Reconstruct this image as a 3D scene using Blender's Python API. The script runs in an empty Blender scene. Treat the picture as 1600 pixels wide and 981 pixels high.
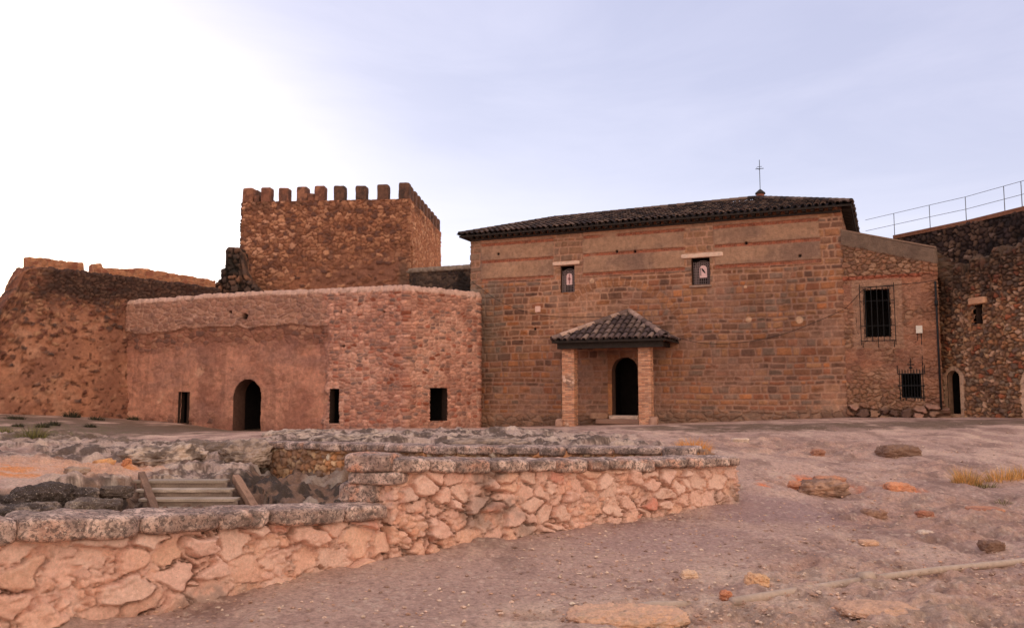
import bpy, math, random
import numpy as np
from mathutils import Vector
random.seed(7); RNG = np.random.default_rng(11)
C = bpy.context.scene.collection
SC = bpy.context.scene
# ------------------------------------------------------------------ camera, sky, sun, exposure
EYE = 1.68; FPX = 1350.0; PITCH = math.atan((620 - 490.5) / FPX)
cam_d = bpy.data.cameras.new("camera"); cam = bpy.data.objects.new("camera", cam_d); C.objects.link(cam)
cam.location = (0, 0, EYE); cam.rotation_euler = (math.pi / 2 + PITCH, 0, 0)
cam_d.sensor_width = 36; cam_d.lens = FPX / 1600 * 36; cam_d.clip_end = 9000; cam_d.clip_start = 0.05
SC.camera = cam
SUN_EL, SUN_AZ = math.radians(7), math.radians(-38)       # azimuth from +Y, negative = to the left
S = Vector((math.sin(SUN_AZ) * math.cos(SUN_EL), math.cos(SUN_AZ) * math.cos(SUN_EL), math.sin(SUN_EL)))
w = bpy.data.worlds.new("World"); SC.world = w; w.use_nodes = True
nt = w.node_tree; nt.nodes.clear(); N = nt.nodes.new; LK = nt.links.new
out = N('ShaderNodeOutputWorld'); bg = N('ShaderNodeBackground'); bg.inputs['Strength'].default_value = 0.10
sky = N('ShaderNodeTexSky'); sky.sky_type = 'NISHITA'; sky.sun_disc = False
sky.sun_elevation = SUN_EL; sky.sun_rotation = SUN_AZ; sky.air_density = 1.0; sky.dust_density = 1.2; sky.ozone_density = 1.6
tc = N('ShaderNodeTexCoord')
def vmath(op, a, b=None):
    n = N('ShaderNodeVectorMath'); n.operation = op
    LK(a, n.inputs[0])
    if b is not None:
        if hasattr(b, 'default_value'): LK(b, n.inputs[1])
        else: n.inputs[1].default_value = b
    return n
def smath(op, a, b=None, clamp=False):
    n = N('ShaderNodeMath'); n.operation = op; n.use_clamp = clamp
    for i, x in enumerate((a, b)):
        if x is None: continue
        if isinstance(x, (int, float)): n.inputs[i].default_value = x
        else: LK(x, n.inputs[i])
    return n.outputs[0]
D = tc.outputs['Generated']
sep = N('ShaderNodeSeparateXYZ'); LK(D, sep.inputs[0])
dot = vmath('DOT_PRODUCT', D, tuple(S)).outputs['Value']
glow = smath('POWER', smath('MAXIMUM', dot, 0.0), 20.0)
anti = smath('POWER', smath('MULTIPLY', smath('SUBTRACT', 0.22, dot, True), 0.9, True), 1.0)
up = smath('MAXIMUM', sep.outputs['Z'], 0.0)
hor = smath('POWER', smath('SUBTRACT', 1.0, up, True), 7.0)
# thin high cloud veil: stretched noise
mp = N('ShaderNodeMapping'); mp.inputs['Scale'].default_value = (1.2, 1.2, 5.0); mp.inputs['Location'].default_value = (3.1, .4, 1.7); LK(D, mp.inputs[0])
nz = N('ShaderNodeTexNoise'); nz.inputs['Scale'].default_value = 1.6; nz.inputs['Detail'].default_value = 6; nz.inputs['Roughness'].default_value = .55; nz.inputs['Distortion'].default_value = .6
LK(mp.outputs[0], nz.inputs['Vector'])
cl = N('ShaderNodeMapRange'); cl.inputs['From Min'].default_value = .42; cl.inputs['From Max'].default_value = .75; LK(nz.outputs[0], cl.inputs['Value'])
def scalec(col, fac):
    n = N('ShaderNodeMixRGB'); n.blend_type = 'MULTIPLY'; n.inputs[0].default_value = 1
    n.inputs[1].default_value = (*col, 1); LK(fac, n.inputs[2]); return n.outputs[0]
def addc(a, b):
    n = N('ShaderNodeMixRGB'); n.blend_type = 'ADD'; n.inputs[0].default_value = 1; LK(a, n.inputs[1]); LK(b, n.inputs[2]); return n.outputs[0]
SKYC = dict(base=(5.05, 4.95, 6.75), hor=(4.8, 4.4, 4.0), glow=(9, 8, 6.6), cloud=(1.5, 1.3, 1.2), anti=(11.5, 8.6, 4.2))
one = N('ShaderNodeValue'); one.outputs[0].default_value = 1.0
dim = N('ShaderNodeValue'); dim.outputs[0].default_value = 0.7
sk = N('ShaderNodeMixRGB'); sk.blend_type = 'MULTIPLY'; sk.inputs[0].default_value = 1; LK(sky.outputs[0], sk.inputs[1]); LK(dim.outputs[0], sk.inputs[2])
c = addc(sk.outputs[0], scalec(SKYC['base'], one.outputs[0]))
c = addc(c, scalec(SKYC['hor'], hor)); c = addc(c, scalec(SKYC['glow'], glow)); c = addc(c, scalec(SKYC['cloud'], cl.outputs[0]))
c = addc(c, scalec(SKYC['anti'], anti))  # warm glow opposite the sun, boosted out of view to brighten the facades
LK(c, bg.inputs['Color']); LK(bg.outputs[0], out.inputs['Surface'])
sun_d = bpy.data.lights.new("sun", 'SUN'); sun = bpy.data.objects.new("sun", sun_d); C.objects.link(sun)
sun_d.energy = 0.5; sun_d.angle = math.radians(12); sun_d.color = (1, .82, .66)
sun.rotation_euler = S.to_track_quat('Z', 'Y').to_euler(); sun.location = (-20, 20, 30)
SC.view_settings.view_transform = 'Standard'; SC.view_settings.look = 'None'
SC.view_settings.exposure = 0.0; SC.view_settings.gamma = 1; SC.view_settings.use_curve_mapping = False
SC.cycles.max_bounces = 5; SC.cycles.diffuse_bounces = 3
# ------------------------------------------------------------------ numeric helpers
KV, KG = 0.60, 0.74       # how much of white a vertical / horizontal face receives here
def lin(v):
    v = np.asarray(v, float) / 255
    return np.where(v <= .04045, v / 12.92, ((v + .055) / 1.055) ** 2.4)
def keep(v): return np.maximum(v / max(1., float(v.max()) / .82), .004)      # caps a colour without changing its hue
def V_(*rgb): return keep(lin(rgb) / KV * np.array([1.0, 1.04, .98]))
def G_(*rgb): return keep(lin(rgb) / KG * np.array([1.12, 1.08, .88]))
def ss(a, b, x): t = np.clip((x - a) / (b - a), 0, 1); return t * t * (3 - 2 * t)
def h2(i, j, s=0):
    n = (np.asarray(i).astype(np.int64) * 374761393 + np.asarray(j).astype(np.int64) * 668265263 + int(s) * 1442695041) & 0x7fffffff
    n = ((n ^ (n >> 13)) * 1274126177) & 0x7fffffff
    n = ((n ^ (n >> 16)) * 374761393) & 0x7fffffff
    return ((n ^ (n >> 15)) & 0xffffff) / float(0xffffff)
def h3(i, j, k, s=0):
    n = (np.asarray(i).astype(np.int64) * 374761393 + np.asarray(j).astype(np.int64) * 668265263 + np.asarray(k).astype(np.int64) * 2147483647 * 3 + int(s) * 1442695041) & 0x7fffffff
    n = ((n ^ (n >> 13)) * 1274126177) & 0x7fffffff; n = (n + np.asarray(k).astype(np.int64) * 974634777) & 0x7fffffff
    n = ((n ^ (n >> 16)) * 374761393) & 0x7fffffff; n = ((n ^ (n >> 15)) * 1103515245) & 0x7fffffff
    return ((n ^ (n >> 14)) & 0xffffff) / float(0xffffff)
def vn(x, y, s=0):
    xi, yi = np.floor(x), np.floor(y); fx, fy = x - xi, y - yi
    fx = fx * fx * (3 - 2 * fx); fy = fy * fy * (3 - 2 * fy)
    a, b = h2(xi, yi, s), h2(xi + 1, yi, s); c_, d = h2(xi, yi + 1, s), h2(xi + 1, yi + 1, s)
    return (a * (1 - fx) + b * fx) * (1 - fy) + (c_ * (1 - fx) + d * fx) * fy
def fbm(x, y, s=0, o=4, g=.5):
    r = 0; a = 1; t = 0
    for k in range(o):
        r = r + a * vn(x, y, s + k * 13); t += a; a *= g; x = x * 2.03 + 5.1; y = y * 2.03 + 1.7
    return r / t
def vn3(x, y, z, s=0):
    xi, yi, zi = np.floor(x), np.floor(y), np.floor(z); fx, fy, fz = x - xi, y - yi, z - zi
    fx = fx * fx * (3 - 2 * fx); fy = fy * fy * (3 - 2 * fy); fz = fz * fz * (3 - 2 * fz)
    def L(k):
        a, b = h3(xi, yi, zi + k, s), h3(xi + 1, yi, zi + k, s); c_, d = h3(xi, yi + 1, zi + k, s), h3(xi + 1, yi + 1, zi + k, s)
        return (a * (1 - fx) + b * fx) * (1 - fy) + (c_ * (1 - fx) + d * fx) * fy
    return L(0) * (1 - fz) + L(1) * fz
def fbm3(p, sc, s=0, o=4, g=.55):
    x, y, z = p[..., 0] * sc, p[..., 1] * sc, p[..., 2] * sc
    r = 0; a = 1; t = 0
    for k in range(o):
        r = r + a * vn3(x, y, z, s + k * 17); t += a; a *= g; x = x * 2.03 + 3.1; y = y * 2.03 + 1.7; z = z * 2.03 + 9.2
    return r / t
def voro(x, y, s=0, jit=.9):
    xi, yi = np.floor(x), np.floor(y)
    f1 = np.full(x.shape, 9.); f2 = np.full(x.shape, 9.); cid = np.zeros(x.shape); cx = np.zeros(x.shape); cy = np.zeros(x.shape)
    for i in (-1, 0, 1):
        for j in (-1, 0, 1):
            a, b = xi + i, yi + j
            px = a + .5 + jit * (h2(a, b, s) - .5); py = b + .5 + jit * (h2(a, b, s + 5) - .5)
            d = np.hypot(px - x, py - y); hid = h2(a, b, s + 9)
            m = d < f1
            f2 = np.where(m, f1, np.minimum(f2, d))
            cid = np.where(m, hid, cid); cx = np.where(m, px, cx); cy = np.where(m, py, cy); f1 = np.where(m, d, f1)
    return f1, f2, cid, x - cx, y - cy
def fr(a, k): return (a * 7919.31 * (k + 1)) % 1.0
def pal(cid, cols, jit=.12):
    cols = np.array(cols); idx = np.minimum((cid * len(cols)).astype(int), len(cols) - 1)
    return cols[idx] * (1 + jit * 2 * (fr(cid, 3) - .5))[..., None]
def mix(a, b, t): t = np.asarray(t)[..., None]; return a * (1 - t) + b * t
def full(like, col): return np.broadcast_to(np.asarray(col, float), like.shape + (3,)).copy()
def rubble(u, z, cw, ch, s, mw=.1, warp=.35, jit=.9):
    x, y = u / cw, z / ch
    x2 = x + warp * (fbm(x * 1.7, y * 1.7, s + 1, 3) - .5) * 2; y2 = y + warp * (fbm(x * 1.7 + 9, y * 1.7, s + 2, 3) - .5) * 2
    f1, f2, cid, dx, dy = voro(x2, y2, s, jit)
    e = f2 - f1
    return ss(mw * .5, mw * 2.0, e), e, cid, dx, dy
def coursed(u, z, ch, cw, s, mort=.018, wob=.035):
    rg = np.random.default_rng(s)
    z2 = z + wob * (fbm(u * .9, z * .9, s + 1, 3) - .5) * 2 + .012 * (vn(u * 7, z * 7, s + 8) - .5)
    u2 = u + .03 * (vn(u * 5, z * 5, s + 4) - .5) * 2
    ed = np.concatenate([[-3.], -3 + np.cumsum(rg.uniform(.62, 1.42, 160) * ch)])
    row = np.clip(np.searchsorted(ed, z2) - 1, 0, 159)
    dz = np.minimum(z2 - ed[row], ed[row + 1] - z2)
    du = np.zeros_like(u); cid = np.zeros_like(u); cen = np.zeros_like(u)
    for r in np.unique(row):
        m = row == r
        e2 = np.concatenate([[-6.], -6 + np.cumsum(rg.uniform(.45, 1.7, 160) * cw)]) + (r % 5) * .07
        k = np.clip(np.searchsorted(e2, u2[m]) - 1, 0, 159)
        du[m] = np.minimum(u2[m] - e2[k], e2[k + 1] - u2[m]); cid[m] = h2(k, np.full_like(k, r), s)
    d = np.minimum(dz, du); rnd = np.hypot(np.maximum(.06 - dz, 0), np.maximum(.06 - du, 0))
    d = np.minimum(d, .06 - rnd)
    return ss(mort * .4, mort * 1.7, d), d, cid
# ------------------------------------------------------------------ pixel -> world (used only to survey positions while building)
cP, sP = math.cos(PITCH), math.sin(PITCH)
def ray(px, py):
    u, v = (px - 800) / FPX, (490.5 - py) / FPX
    return np.array([u / (cP - v * sP), 1.0, (sP + v * cP) / (cP - v * sP)])
def P(px, py, d): r = ray(px, py) * d; return np.array([r[0], d, r[2] + EYE])
class Plane:
    def __init__(s, a, b, s0=0.):
        s.a = np.array(a[:2], float); b = np.array(b[:2], float); s.L = float(np.hypot(*(b - s.a))); s.d = (b - s.a) / s.L
        s.n = np.array([s.d[1], -s.d[0]]); s.s0 = s0
    def uv(s, px, py):
        r = ray(px, py)
        t = (s.a @ s.n) / (r[:2] @ s.n); q = r * t
        return (q[:2] - s.a) @ s.d + s.s0, q[2] + EYE
    def u(s, px, py=560): return s.uv(px, py)[0]
    def z(s, px, py): return s.uv(px, py)[1]
    def pt(s, u, z, o=0.):
        xy = s.a + s.d * (u - s.s0) + s.n * o; return np.array([xy[0], xy[1], z])
    def off(s, o): return Plane(s.a + s.n * o, s.a + s.d * s.L + s.n * o, s.s0)
# ------------------------------------------------------------------ object helpers
ORG = {}
def tag(o, label=None, cat=None, group=None, kind=None):
    if label: o['label'] = label
    if cat: o['category'] = cat
    if group: o['group'] = group
    if kind: o['kind'] = kind
    return o
def thing(name, label, cat, loc, group=None):
    o = bpy.data.objects.new(name, None); C.objects.link(o); o.location = tuple(float(x) for x in loc); o.empty_display_size = .2
    ORG[o.name] = np.array(loc, float); return tag(o, label, cat, group)
def mk(name, Vt, F, mat, parent=None, col=None, smooth=True, loc=None):
    Vt = np.asarray(Vt, float).reshape(-1, 3)
    org = ORG[parent.name] if parent is not None else (np.asarray(loc, float) if loc is not None else np.zeros(3))
    me = bpy.data.meshes.new(name); Vl = (Vt - org).astype(np.float32)
    if isinstance(F, np.ndarray):
        k = F.shape[1]; n = len(F)
        me.vertices.add(len(Vl)); me.vertices.foreach_set('co', Vl.ravel())
        me.loops.add(n * k); me.loops.foreach_set('vertex_index', F.astype(np.int32).ravel())
        me.polygons.add(n); me.polygons.foreach_set('loop_start', (np.arange(n) * k).astype(np.int32))
        me.update(calc_edges=True); me.validate()
    else:
        me.from_pydata([tuple(v) for v in Vl], [], F); me.update()
    if col is not None:
        ca = me.color_attributes.new('Col', 'FLOAT_COLOR', 'POINT')
        cc = np.ones((len(Vl), 4), np.float32); cc[:, :3] = np.clip(np.asarray(col).reshape(-1, 3), .003, .9); ca.data.foreach_set('color', cc.ravel())
    me.polygons.foreach_set('use_smooth', np.full(len(me.polygons), bool(smooth)))
    me.materials.append(mat); o = bpy.data.objects.new(name, me); C.objects.link(o)
    if parent is not None: o.parent = parent; ORG[o.name] = org
    else: o.location = tuple(org); ORG[o.name] = org
    return o
def material(name, rough=.92, vcol=True, color=None, bump=(40, .02), bump2=None, vary=.25, vscale=9, metal=0., spec=.25, spots=()):
    m = bpy.data.materials.new(name); m.use_nodes = True; t = m.node_tree; b = t.nodes['Principled BSDF']; nn = t.nodes.new; lk = t.links.new
    b.inputs['Roughness'].default_value = rough; b.inputs['Metallic'].default_value = metal; b.inputs['Specular IOR Level'].default_value = spec
    tcn = nn('ShaderNodeTexCoord')
    if vcol: a = nn('ShaderNodeVertexColor'); a.layer_name = 'Col'; src = a.outputs[0]
    else: a = nn('ShaderNodeRGB'); a.outputs[0].default_value = (*[float(x) for x in color], 1); src = a.outputs[0]
    nz = nn('ShaderNodeTexNoise'); nz.inputs['Scale'].default_value = vscale; nz.inputs['Detail'].default_value = 8; nz.inputs['Roughness'].default_value = .7
    lk(tcn.outputs['Object'], nz.inputs['Vector'])
    mr = nn('ShaderNodeMapRange'); mr.inputs['From Min'].default_value = .3; mr.inputs['From Max'].default_value = .7
    mr.inputs['To Min'].default_value = 1 - vary; mr.inputs['To Max'].default_value = 1 + vary; lk(nz.outputs[0], mr.inputs['Value'])
    mx = nn('ShaderNodeMixRGB'); mx.blend_type = 'MULTIPLY'; mx.inputs[0].default_value = 1; lk(src, mx.inputs[1]); lk(mr.outputs[0], mx.inputs[2])
    last = mx.outputs[0]
    for k, (sc_, lo_, hi_, c_, f_) in enumerate(spots):                 # lichen, pits and flecks of the stone itself
        n3 = nn('ShaderNodeTexNoise'); n3.inputs['Scale'].default_value = sc_; n3.inputs['Detail'].default_value = 5; n3.inputs['Roughness'].default_value = .7
        mp3 = nn('ShaderNodeMapping'); mp3.inputs['Location'].default_value = (k * 3.7 + 1, k * 1.3, 2.1); lk(tcn.outputs['Object'], mp3.inputs[0]); lk(mp3.outputs[0], n3.inputs['Vector'])
        r3 = nn('ShaderNodeMapRange'); r3.inputs['From Min'].default_value = lo_; r3.inputs['From Max'].default_value = hi_; r3.inputs['To Max'].default_value = f_; lk(n3.outputs[0], r3.inputs['Value'])
        m3 = nn('ShaderNodeMixRGB'); lk(r3.outputs[0], m3.inputs[0]); lk(last, m3.inputs[1]); m3.inputs[2].default_value = (*[float(x) for x in c_], 1); last = m3.outputs[0]
    lk(last, b.inputs['Base Color'])
    prev = None
    for bp in (bump, bump2):
        if not bp: continue
        n2 = nn('ShaderNodeTexNoise'); n2.inputs['Scale'].default_value = bp[0]; n2.inputs['Detail'].default_value = 6; n2.inputs['Roughness'].default_value = .65
        lk(tcn.outputs['Object'], n2.inputs['Vector'])
        bu = nn('ShaderNodeBump'); bu.inputs['Strength'].default_value = 1; bu.inputs['Distance'].default_value = bp[1]; lk(n2.outputs[0], bu.inputs['Height'])
        if prev: lk(prev, bu.inputs['Normal'])
        prev = bu.outputs[0]
    if prev: lk(prev, b.inputs['Normal'])
    return m
M = dict(
    wall=material('weathered_masonry', bump=(24, .05), bump2=(90, .016), vary=.28, vscale=6),
    near=material('rough_fieldstone', bump=(45, .012), bump2=(170, .005), vary=.2, vscale=40, spots=((9, .60, .70, V_(150, 118, 104), .5), (55, .60, .68, V_(214, 176, 156), .35), (70, .62, .68, V_(96, 66, 56), .55))),
    lichen=material('lichen_stone', bump=(45, .016), bump2=(160, .006), vary=.25, vscale=45, spots=((26, .50, .56, V_(72, 58, 54), .75), (7, .56, .66, V_(100, 82, 76), .5), (48, .58, .63, V_(40, 33, 32), .7), (40, .60, .65, V_(222, 194, 178), .7))),
    ground=material('dry_earth', bump=(40, .022), bump2=(150, .010), vary=.3, vscale=28, spots=((60, .63, .68, G_(214, 186, 176), .6), (75, .62, .67, G_(104, 80, 74), .55))),
    tile=material('old_clay_tile', bump=(60, .006), vary=.3, vscale=25),
    iron=material('wrought_iron', .6, False, (.018, .016, .015), bump=(80, .002), vary=.3, metal=.3),
    steel=material('galvanised_rail', .45, False, (.16, .16, .17), bump=(80, .001), vary=.2, metal=.6),
    wood=material('dark_timber', .85, False, (.035, .024, .018), bump=(40, .01), vary=.4),
    dark=material('dark_interior', .95, False, (.05, .035, .028), bump=(20, .02), vary=.3),
    cable=material('black_cable', .7, False, (.02, .018, .017), bump=None, vary=.2),
    plant=material('plant_blades', .8, bump=None, vary=.25, vscale=20),
    plastic=material('grey_plastic', .5, False, G_(190, 180, 178), bump=None, vary=.1),
)
def gridF(n, m, mask=None):
    i = np.arange(n * m).reshape(n, m)
    F = np.stack([i[:-1, :-1], i[1:, :-1], i[1:, 1:], i[:-1, 1:]], -1)
    return F[mask] if mask is not None else F.reshape(-1, 4)
def normals(Pg):
    du = np.gradient(Pg, axis=0); dv = np.gradient(Pg, axis=1); n = np.cross(du, dv)
    return n / np.maximum(np.linalg.norm(n, axis=-1, keepdims=True), 1e-9)
def cat(parts):
    Vs, Fs, o = [], [], 0
    for v, f in parts:
        v = np.asarray(v).reshape(-1, 3); Vs.append(v); Fs += [tuple(int(i) + o for i in q) for q in f]; o += len(v)
    return np.concatenate(Vs), Fs
def obox(c, ax, size):
    """box centred on c (x,y,z); ax = unit xy of its width; size w,d,h"""
    ax = np.array([ax[0], ax[1], 0.]); ay = np.array([-ax[1], ax[0], 0.]); az = np.array([0, 0, 1.])
    v = [np.asarray(c) + ax * sx * size[0] / 2 + ay * sy * size[1] / 2 + az * sz * size[2] / 2 for sz in (-1, 1) for sy in (-1, 1) for sx in (-1, 1)]
    return np.array(v), [(0, 2, 3, 1), (4, 5, 7, 6), (0, 1, 5, 4), (1, 3, 7, 5), (3, 2, 6, 7), (2, 0, 4, 6)]
def tube(pts, r, n=8, caps=True):
    pts = np.asarray(pts, float); k = len(pts); rr = np.broadcast_to(r, (k,))
    V, F = [], []
    for i in range(k):
        t = pts[min(i + 1, k - 1)] - pts[max(i - 1, 0)]; t = t / np.linalg.norm(t)
        a = np.cross(t, [0, 0, 1.]); a = np.array([1., 0, 0]) if np.linalg.norm(a) < 1e-3 else a / np.linalg.norm(a); b = np.cross(t, a)
        for j in range(n): th = 2 * math.pi * j / n; V.append(pts[i] + rr[i] * (a * math.cos(th) + b * math.sin(th)))
    for i in range(k - 1):
        for j in range(n): F.append((i * n + j, i * n + (j + 1) % n, (i + 1) * n + (j + 1) % n, (i + 1) * n + j))
    if caps: F.append(tuple(range(n))[::-1]); F.append(tuple((k - 1) * n + j for j in range(n)))
    return np.array(V), F
_cube = {}
def cubegrid(n):
    if n in _cube: return _cube[n]
    g = np.linspace(-1, 1, n); a, b = np.meshgrid(g, g, indexing='ij'); o = np.ones_like(a); Vs, Fs = [], []
    for k, f in enumerate([(o, a, b), (-o, b, a), (b, o, a), (a, -o, b), (a, b, o), (b, a, -o)]):
        Vs.append(np.stack(f, -1).reshape(-1, 3)); Fs.append(gridF(n, n) + k * n * n)
    Va = np.concatenate(Vs); Fa = np.concatenate(Fs)
    key, inv = np.unique(np.round(Va, 6), axis=0, return_inverse=True)
    _cube[n] = (key, inv.reshape(-1)[Fa]); return _cube[n]
def rough(c, ax, size, n=10, k=7, amp=.1, fs=1.5, s=0, colf=None, tilt=0., crag=0):
    """rough-hewn stone: size = full w,d,h. returns V,F,col"""
    v, F = cubegrid(n); q = v / (np.sum(np.abs(v) ** k, 1, keepdims=True) ** (1 / k))
    size = np.array(size, float); p = q * size / 2
    wp = p + np.array([s * 3.7, s * 1.3, s * 2.9])
    nrm = q / np.linalg.norm(q, axis=1, keepdims=True); m = float(size.min())
    d = (fbm3(wp, fs / m, s, 4) - .5) * 2 * amp * m + (fbm3(wp, fs * 5 / m, s + 3, 2) - .5) * amp * .35 * m
    if crag:
        rd_ = np.abs(fbm3(wp * np.array([1, 1, 2.2]), fs * 1.6 / m, s + 21, 5, .6) - .5) * 2; stp = fbm3(wp * np.array([.6, .6, 2.6]), fs * 1.5 / m, s + 31, 3) * 7; fs_ = stp - np.floor(stp); stp = (np.floor(stp) + ss(.6, 1, fs_)) / 7
        d = d + crag * m * ((.28 - rd_) * .7 + (stp - .5) * .8)
    p = p + nrm * d[:, None]
    if tilt: ct, st = math.cos(tilt), math.sin(tilt); p = np.stack([p[:, 0] * ct - p[:, 2] * st, p[:, 1], p[:, 0] * st + p[:, 2] * ct], 1)
    ax = np.array([ax[0], ax[1]]) / np.hypot(*ax[:2])
    W = np.stack([p[:, 0] * ax[0] - p[:, 1] * ax[1], p[:, 0] * ax[1] + p[:, 1] * ax[0], p[:, 2]], 1) + np.asarray(c)
    return W, F, (colf(W, s) if colf else np.full((len(W), 3), .3))
# ------------------------------------------------------------------ wall surfaces
def samples(L, du): return np.linspace(0, L, max(2, int(round(L / du)) + 1))
def loopwall(name, pts, zb, zt, dus, dz, field, mat, parent, openings=(), closed=True, relief=1.7):
    """vertical surface round a footprint; pts ccw (outward = right of travel); zb/zt per corner."""
    pts = [np.array(p[:2], float) for p in pts]; n = len(pts); segs = n if closed else n - 1
    XY, Sx, ZB, ZT, s0 = [], [], [], [], 0
    for i in range(segs):
        a, b = pts[i], pts[(i + 1) % n]; L = float(np.hypot(*(b - a))); s = samples(L, dus[i])
        if i < segs - 1: s = s[:-1]
        t = s / L
        XY.append(a + (b - a) * t[:, None]); Sx.append(s0 + s); ZB.append(zb[i] + (zb[(i + 1) % n] - zb[i]) * t); ZT.append(zt[i] + (zt[(i + 1) % n] - zt[i]) * t); s0 += L
    XY = np.concatenate(XY); Sx = np.concatenate(Sx); ZB = np.concatenate(ZB); ZT = np.concatenate(ZT)
    rows = int((ZT - ZB).max() / dz) + 1; t = np.linspace(0, 1, rows)
    Z = ZB[:, None] + (ZT - ZB)[:, None] * t; U = np.broadcast_to(Sx[:, None], Z.shape)
    Pg = np.dstack([np.broadcast_to(XY[:, :1], Z.shape), np.broadcast_to(XY[:, 1:], Z.shape), Z])
    col, h = field(U, Z, ZT[:, None]); h = h * relief; nr = normals(Pg); Pd = Pg + nr * h[..., None]
    mask = np.ones((len(Sx) - 1, rows - 1), bool)
    uc = .5 * (U[:-1, :-1] + U[1:, 1:]); zc = .5 * (Z[:-1, :-1] + Z[1:, 1:])
    for op in openings: mask &= ~op(uc, zc)
    return mk(name, Pd, gridF(*Z.shape, mask), mat, parent, col)
def loft(name, pts, thick, zb, zt, du, dz, field, mat, parent=None, batter=0., openings=(), endn=6, topn=None, back_dz=.4, loc=None, ends=(1, 1), relief=1.5):
    """free-standing thick wall: front line pts (left to right as seen), functions zb(s), zt(s)."""
    pts = [np.array(p[:2], float) for p in pts]; n = len(pts)
    dirs = [(pts[i + 1] - pts[i]) / np.hypot(*(pts[i + 1] - pts[i])) for i in range(n - 1)]; nrm = [np.array([d[1], -d[0]]) for d in dirs]
    cn = [nrm[0]] + [(nrm[i] + nrm[i + 1]) / (1 + nrm[i] @ nrm[i + 1]) for i in range(n - 2)] + [nrm[-1]]
    back = [p - c_ * thick for p, c_ in zip(pts, cn)]
    Fx, Bx, Nx, Sx, s0 = [], [], [], [], 0
    for i in range(n - 1):
        L = float(np.hypot(*(pts[i + 1] - pts[i]))); s = samples(L, du)
        if i < n - 2: s = s[:-1]
        t = (s / L)[:, None]
        Fx.append(pts[i] + (pts[i + 1] - pts[i]) * t); Bx.append(back[i] + (back[i + 1] - back[i]) * t); Nx.append(cn[i] + (cn[i + 1] - cn[i]) * t); Sx.append(s0 + s); s0 += L
    Fx, Bx, Nx, Sx = map(np.concatenate, (Fx, Bx, Nx, Sx))
    Uo = Sx.copy(); Mx = .5 * (Fx + Bx)
    if ends[0]:
        k = np.linspace(.98, 0, endn, endpoint=False)[:, None]
        Fx = np.concatenate([Fx[0] + (Mx[0] - Fx[0]) * k, Fx]); Bx = np.concatenate([Bx[0] + (Mx[0] - Bx[0]) * k, Bx])
        Uo = np.concatenate([Uo[0] - thick / 2 * k[:, 0], Uo]); Sx = np.concatenate([np.full(endn, Sx[0]), Sx]); Nx = np.concatenate([np.repeat(Nx[:1], endn, 0), Nx])
    if ends[1]:
        k = np.linspace(.98, 0, endn, endpoint=False)[::-1][:, None]
        Fx = np.concatenate([Fx, Fx[-1] + (Mx[-1] - Fx[-1]) * k]); Bx = np.concatenate([Bx, Bx[-1] + (Mx[-1] - Bx[-1]) * k])
        Uo = np.concatenate([Uo, Uo[-1] + thick / 2 * k[:, 0]]); Sx = np.concatenate([Sx, np.full(endn, Sx[-1])]); Nx = np.concatenate([Nx, np.repeat(Nx[-1:], endn, 0)])
    zbv, ztv = zb(Sx), zt(Sx); H = float((ztv - zbv).max())
    nf = int(H / dz) + 1; tn = topn or max(3, int(thick / max(du, .06))); nb = max(3, int(H / back_dz))
    tf = np.linspace(0, 1, nf); tt = np.linspace(0, 1, tn + 1)[1:]; tb = np.linspace(1, 0, nb + 1)[1:]
    bo = batter * (1 - tf)
    def row(xy, z): return np.dstack([xy[..., 0], xy[..., 1], z])
    F3 = row(Fx[:, None] + Nx[:, None] * bo[None, :, None], zbv[:, None] + (ztv - zbv)[:, None] * tf)
    T3 = row(Fx[:, None] + (Bx - Fx)[:, None] * tt[None, :, None], np.broadcast_to(ztv[:, None], (len(Sx), tn)))
    B3 = row(np.broadcast_to(Bx[:, None], (len(Sx), nb, 2)), zbv[:, None] + (ztv - zbv)[:, None] * tb)
    Pg = np.concatenate([F3, T3, B3], 1)
    Z = np.concatenate([F3[..., 2], ztv[:, None] + thick * tt, ztv[:, None] + thick + (ztv[:, None] - B3[..., 2])], 1)
    U = np.broadcast_to(Uo[:, None], Z.shape)
    col, h = field(U, Z, ztv[:, None]); h = h * relief; nr = normals(Pg); Pd = Pg + nr * h[..., None]
    mask = np.ones((len(Sx) - 1, Z.shape[1] - 1), bool)
    uc = .5 * (U[:-1, :-1] + U[1:, 1:]); zc = .5 * (Z[:-1, :-1] + Z[1:, 1:]); fr_ = np.zeros_like(mask); fr_[:, :nf - 1] = True
    for op in openings: mask &= ~(op(uc, zc) & fr_)
    return mk(name, Pd, gridF(*Z.shape, mask), mat, parent, col, loc=loc)
def outline(u0, u1, z0, z1, arch):
    if not arch: return [(u0, z0), (u1, z0), (u1, z1), (u0, z1)]
    r = (u1 - u0) / 2; c_ = (u0 + u1) / 2; zs = z1 - r * arch
    return [(u0, z0), (u1, z0)] + [(c_ + r * math.cos(t), zs + r * arch * math.sin(t)) for t in np.linspace(0, math.pi, 13)]
def inside(u0, u1, z0, z1, arch, sh=.012):
    r = (u1 - u0) / 2; c_ = (u0 + u1) / 2; zs = z1 - r * (arch or 0)
    def f(u, z):
        a = (u > u0 + sh) & (u < u1 - sh) & (z > z0 + sh) & (z < (zs if arch else z1 - sh))
        if arch: a |= (z >= zs) & (((u - c_) / (r - sh)) ** 2 + ((z - zs) / (r * arch - sh)) ** 2 < 1)
        return a
    return f
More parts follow.
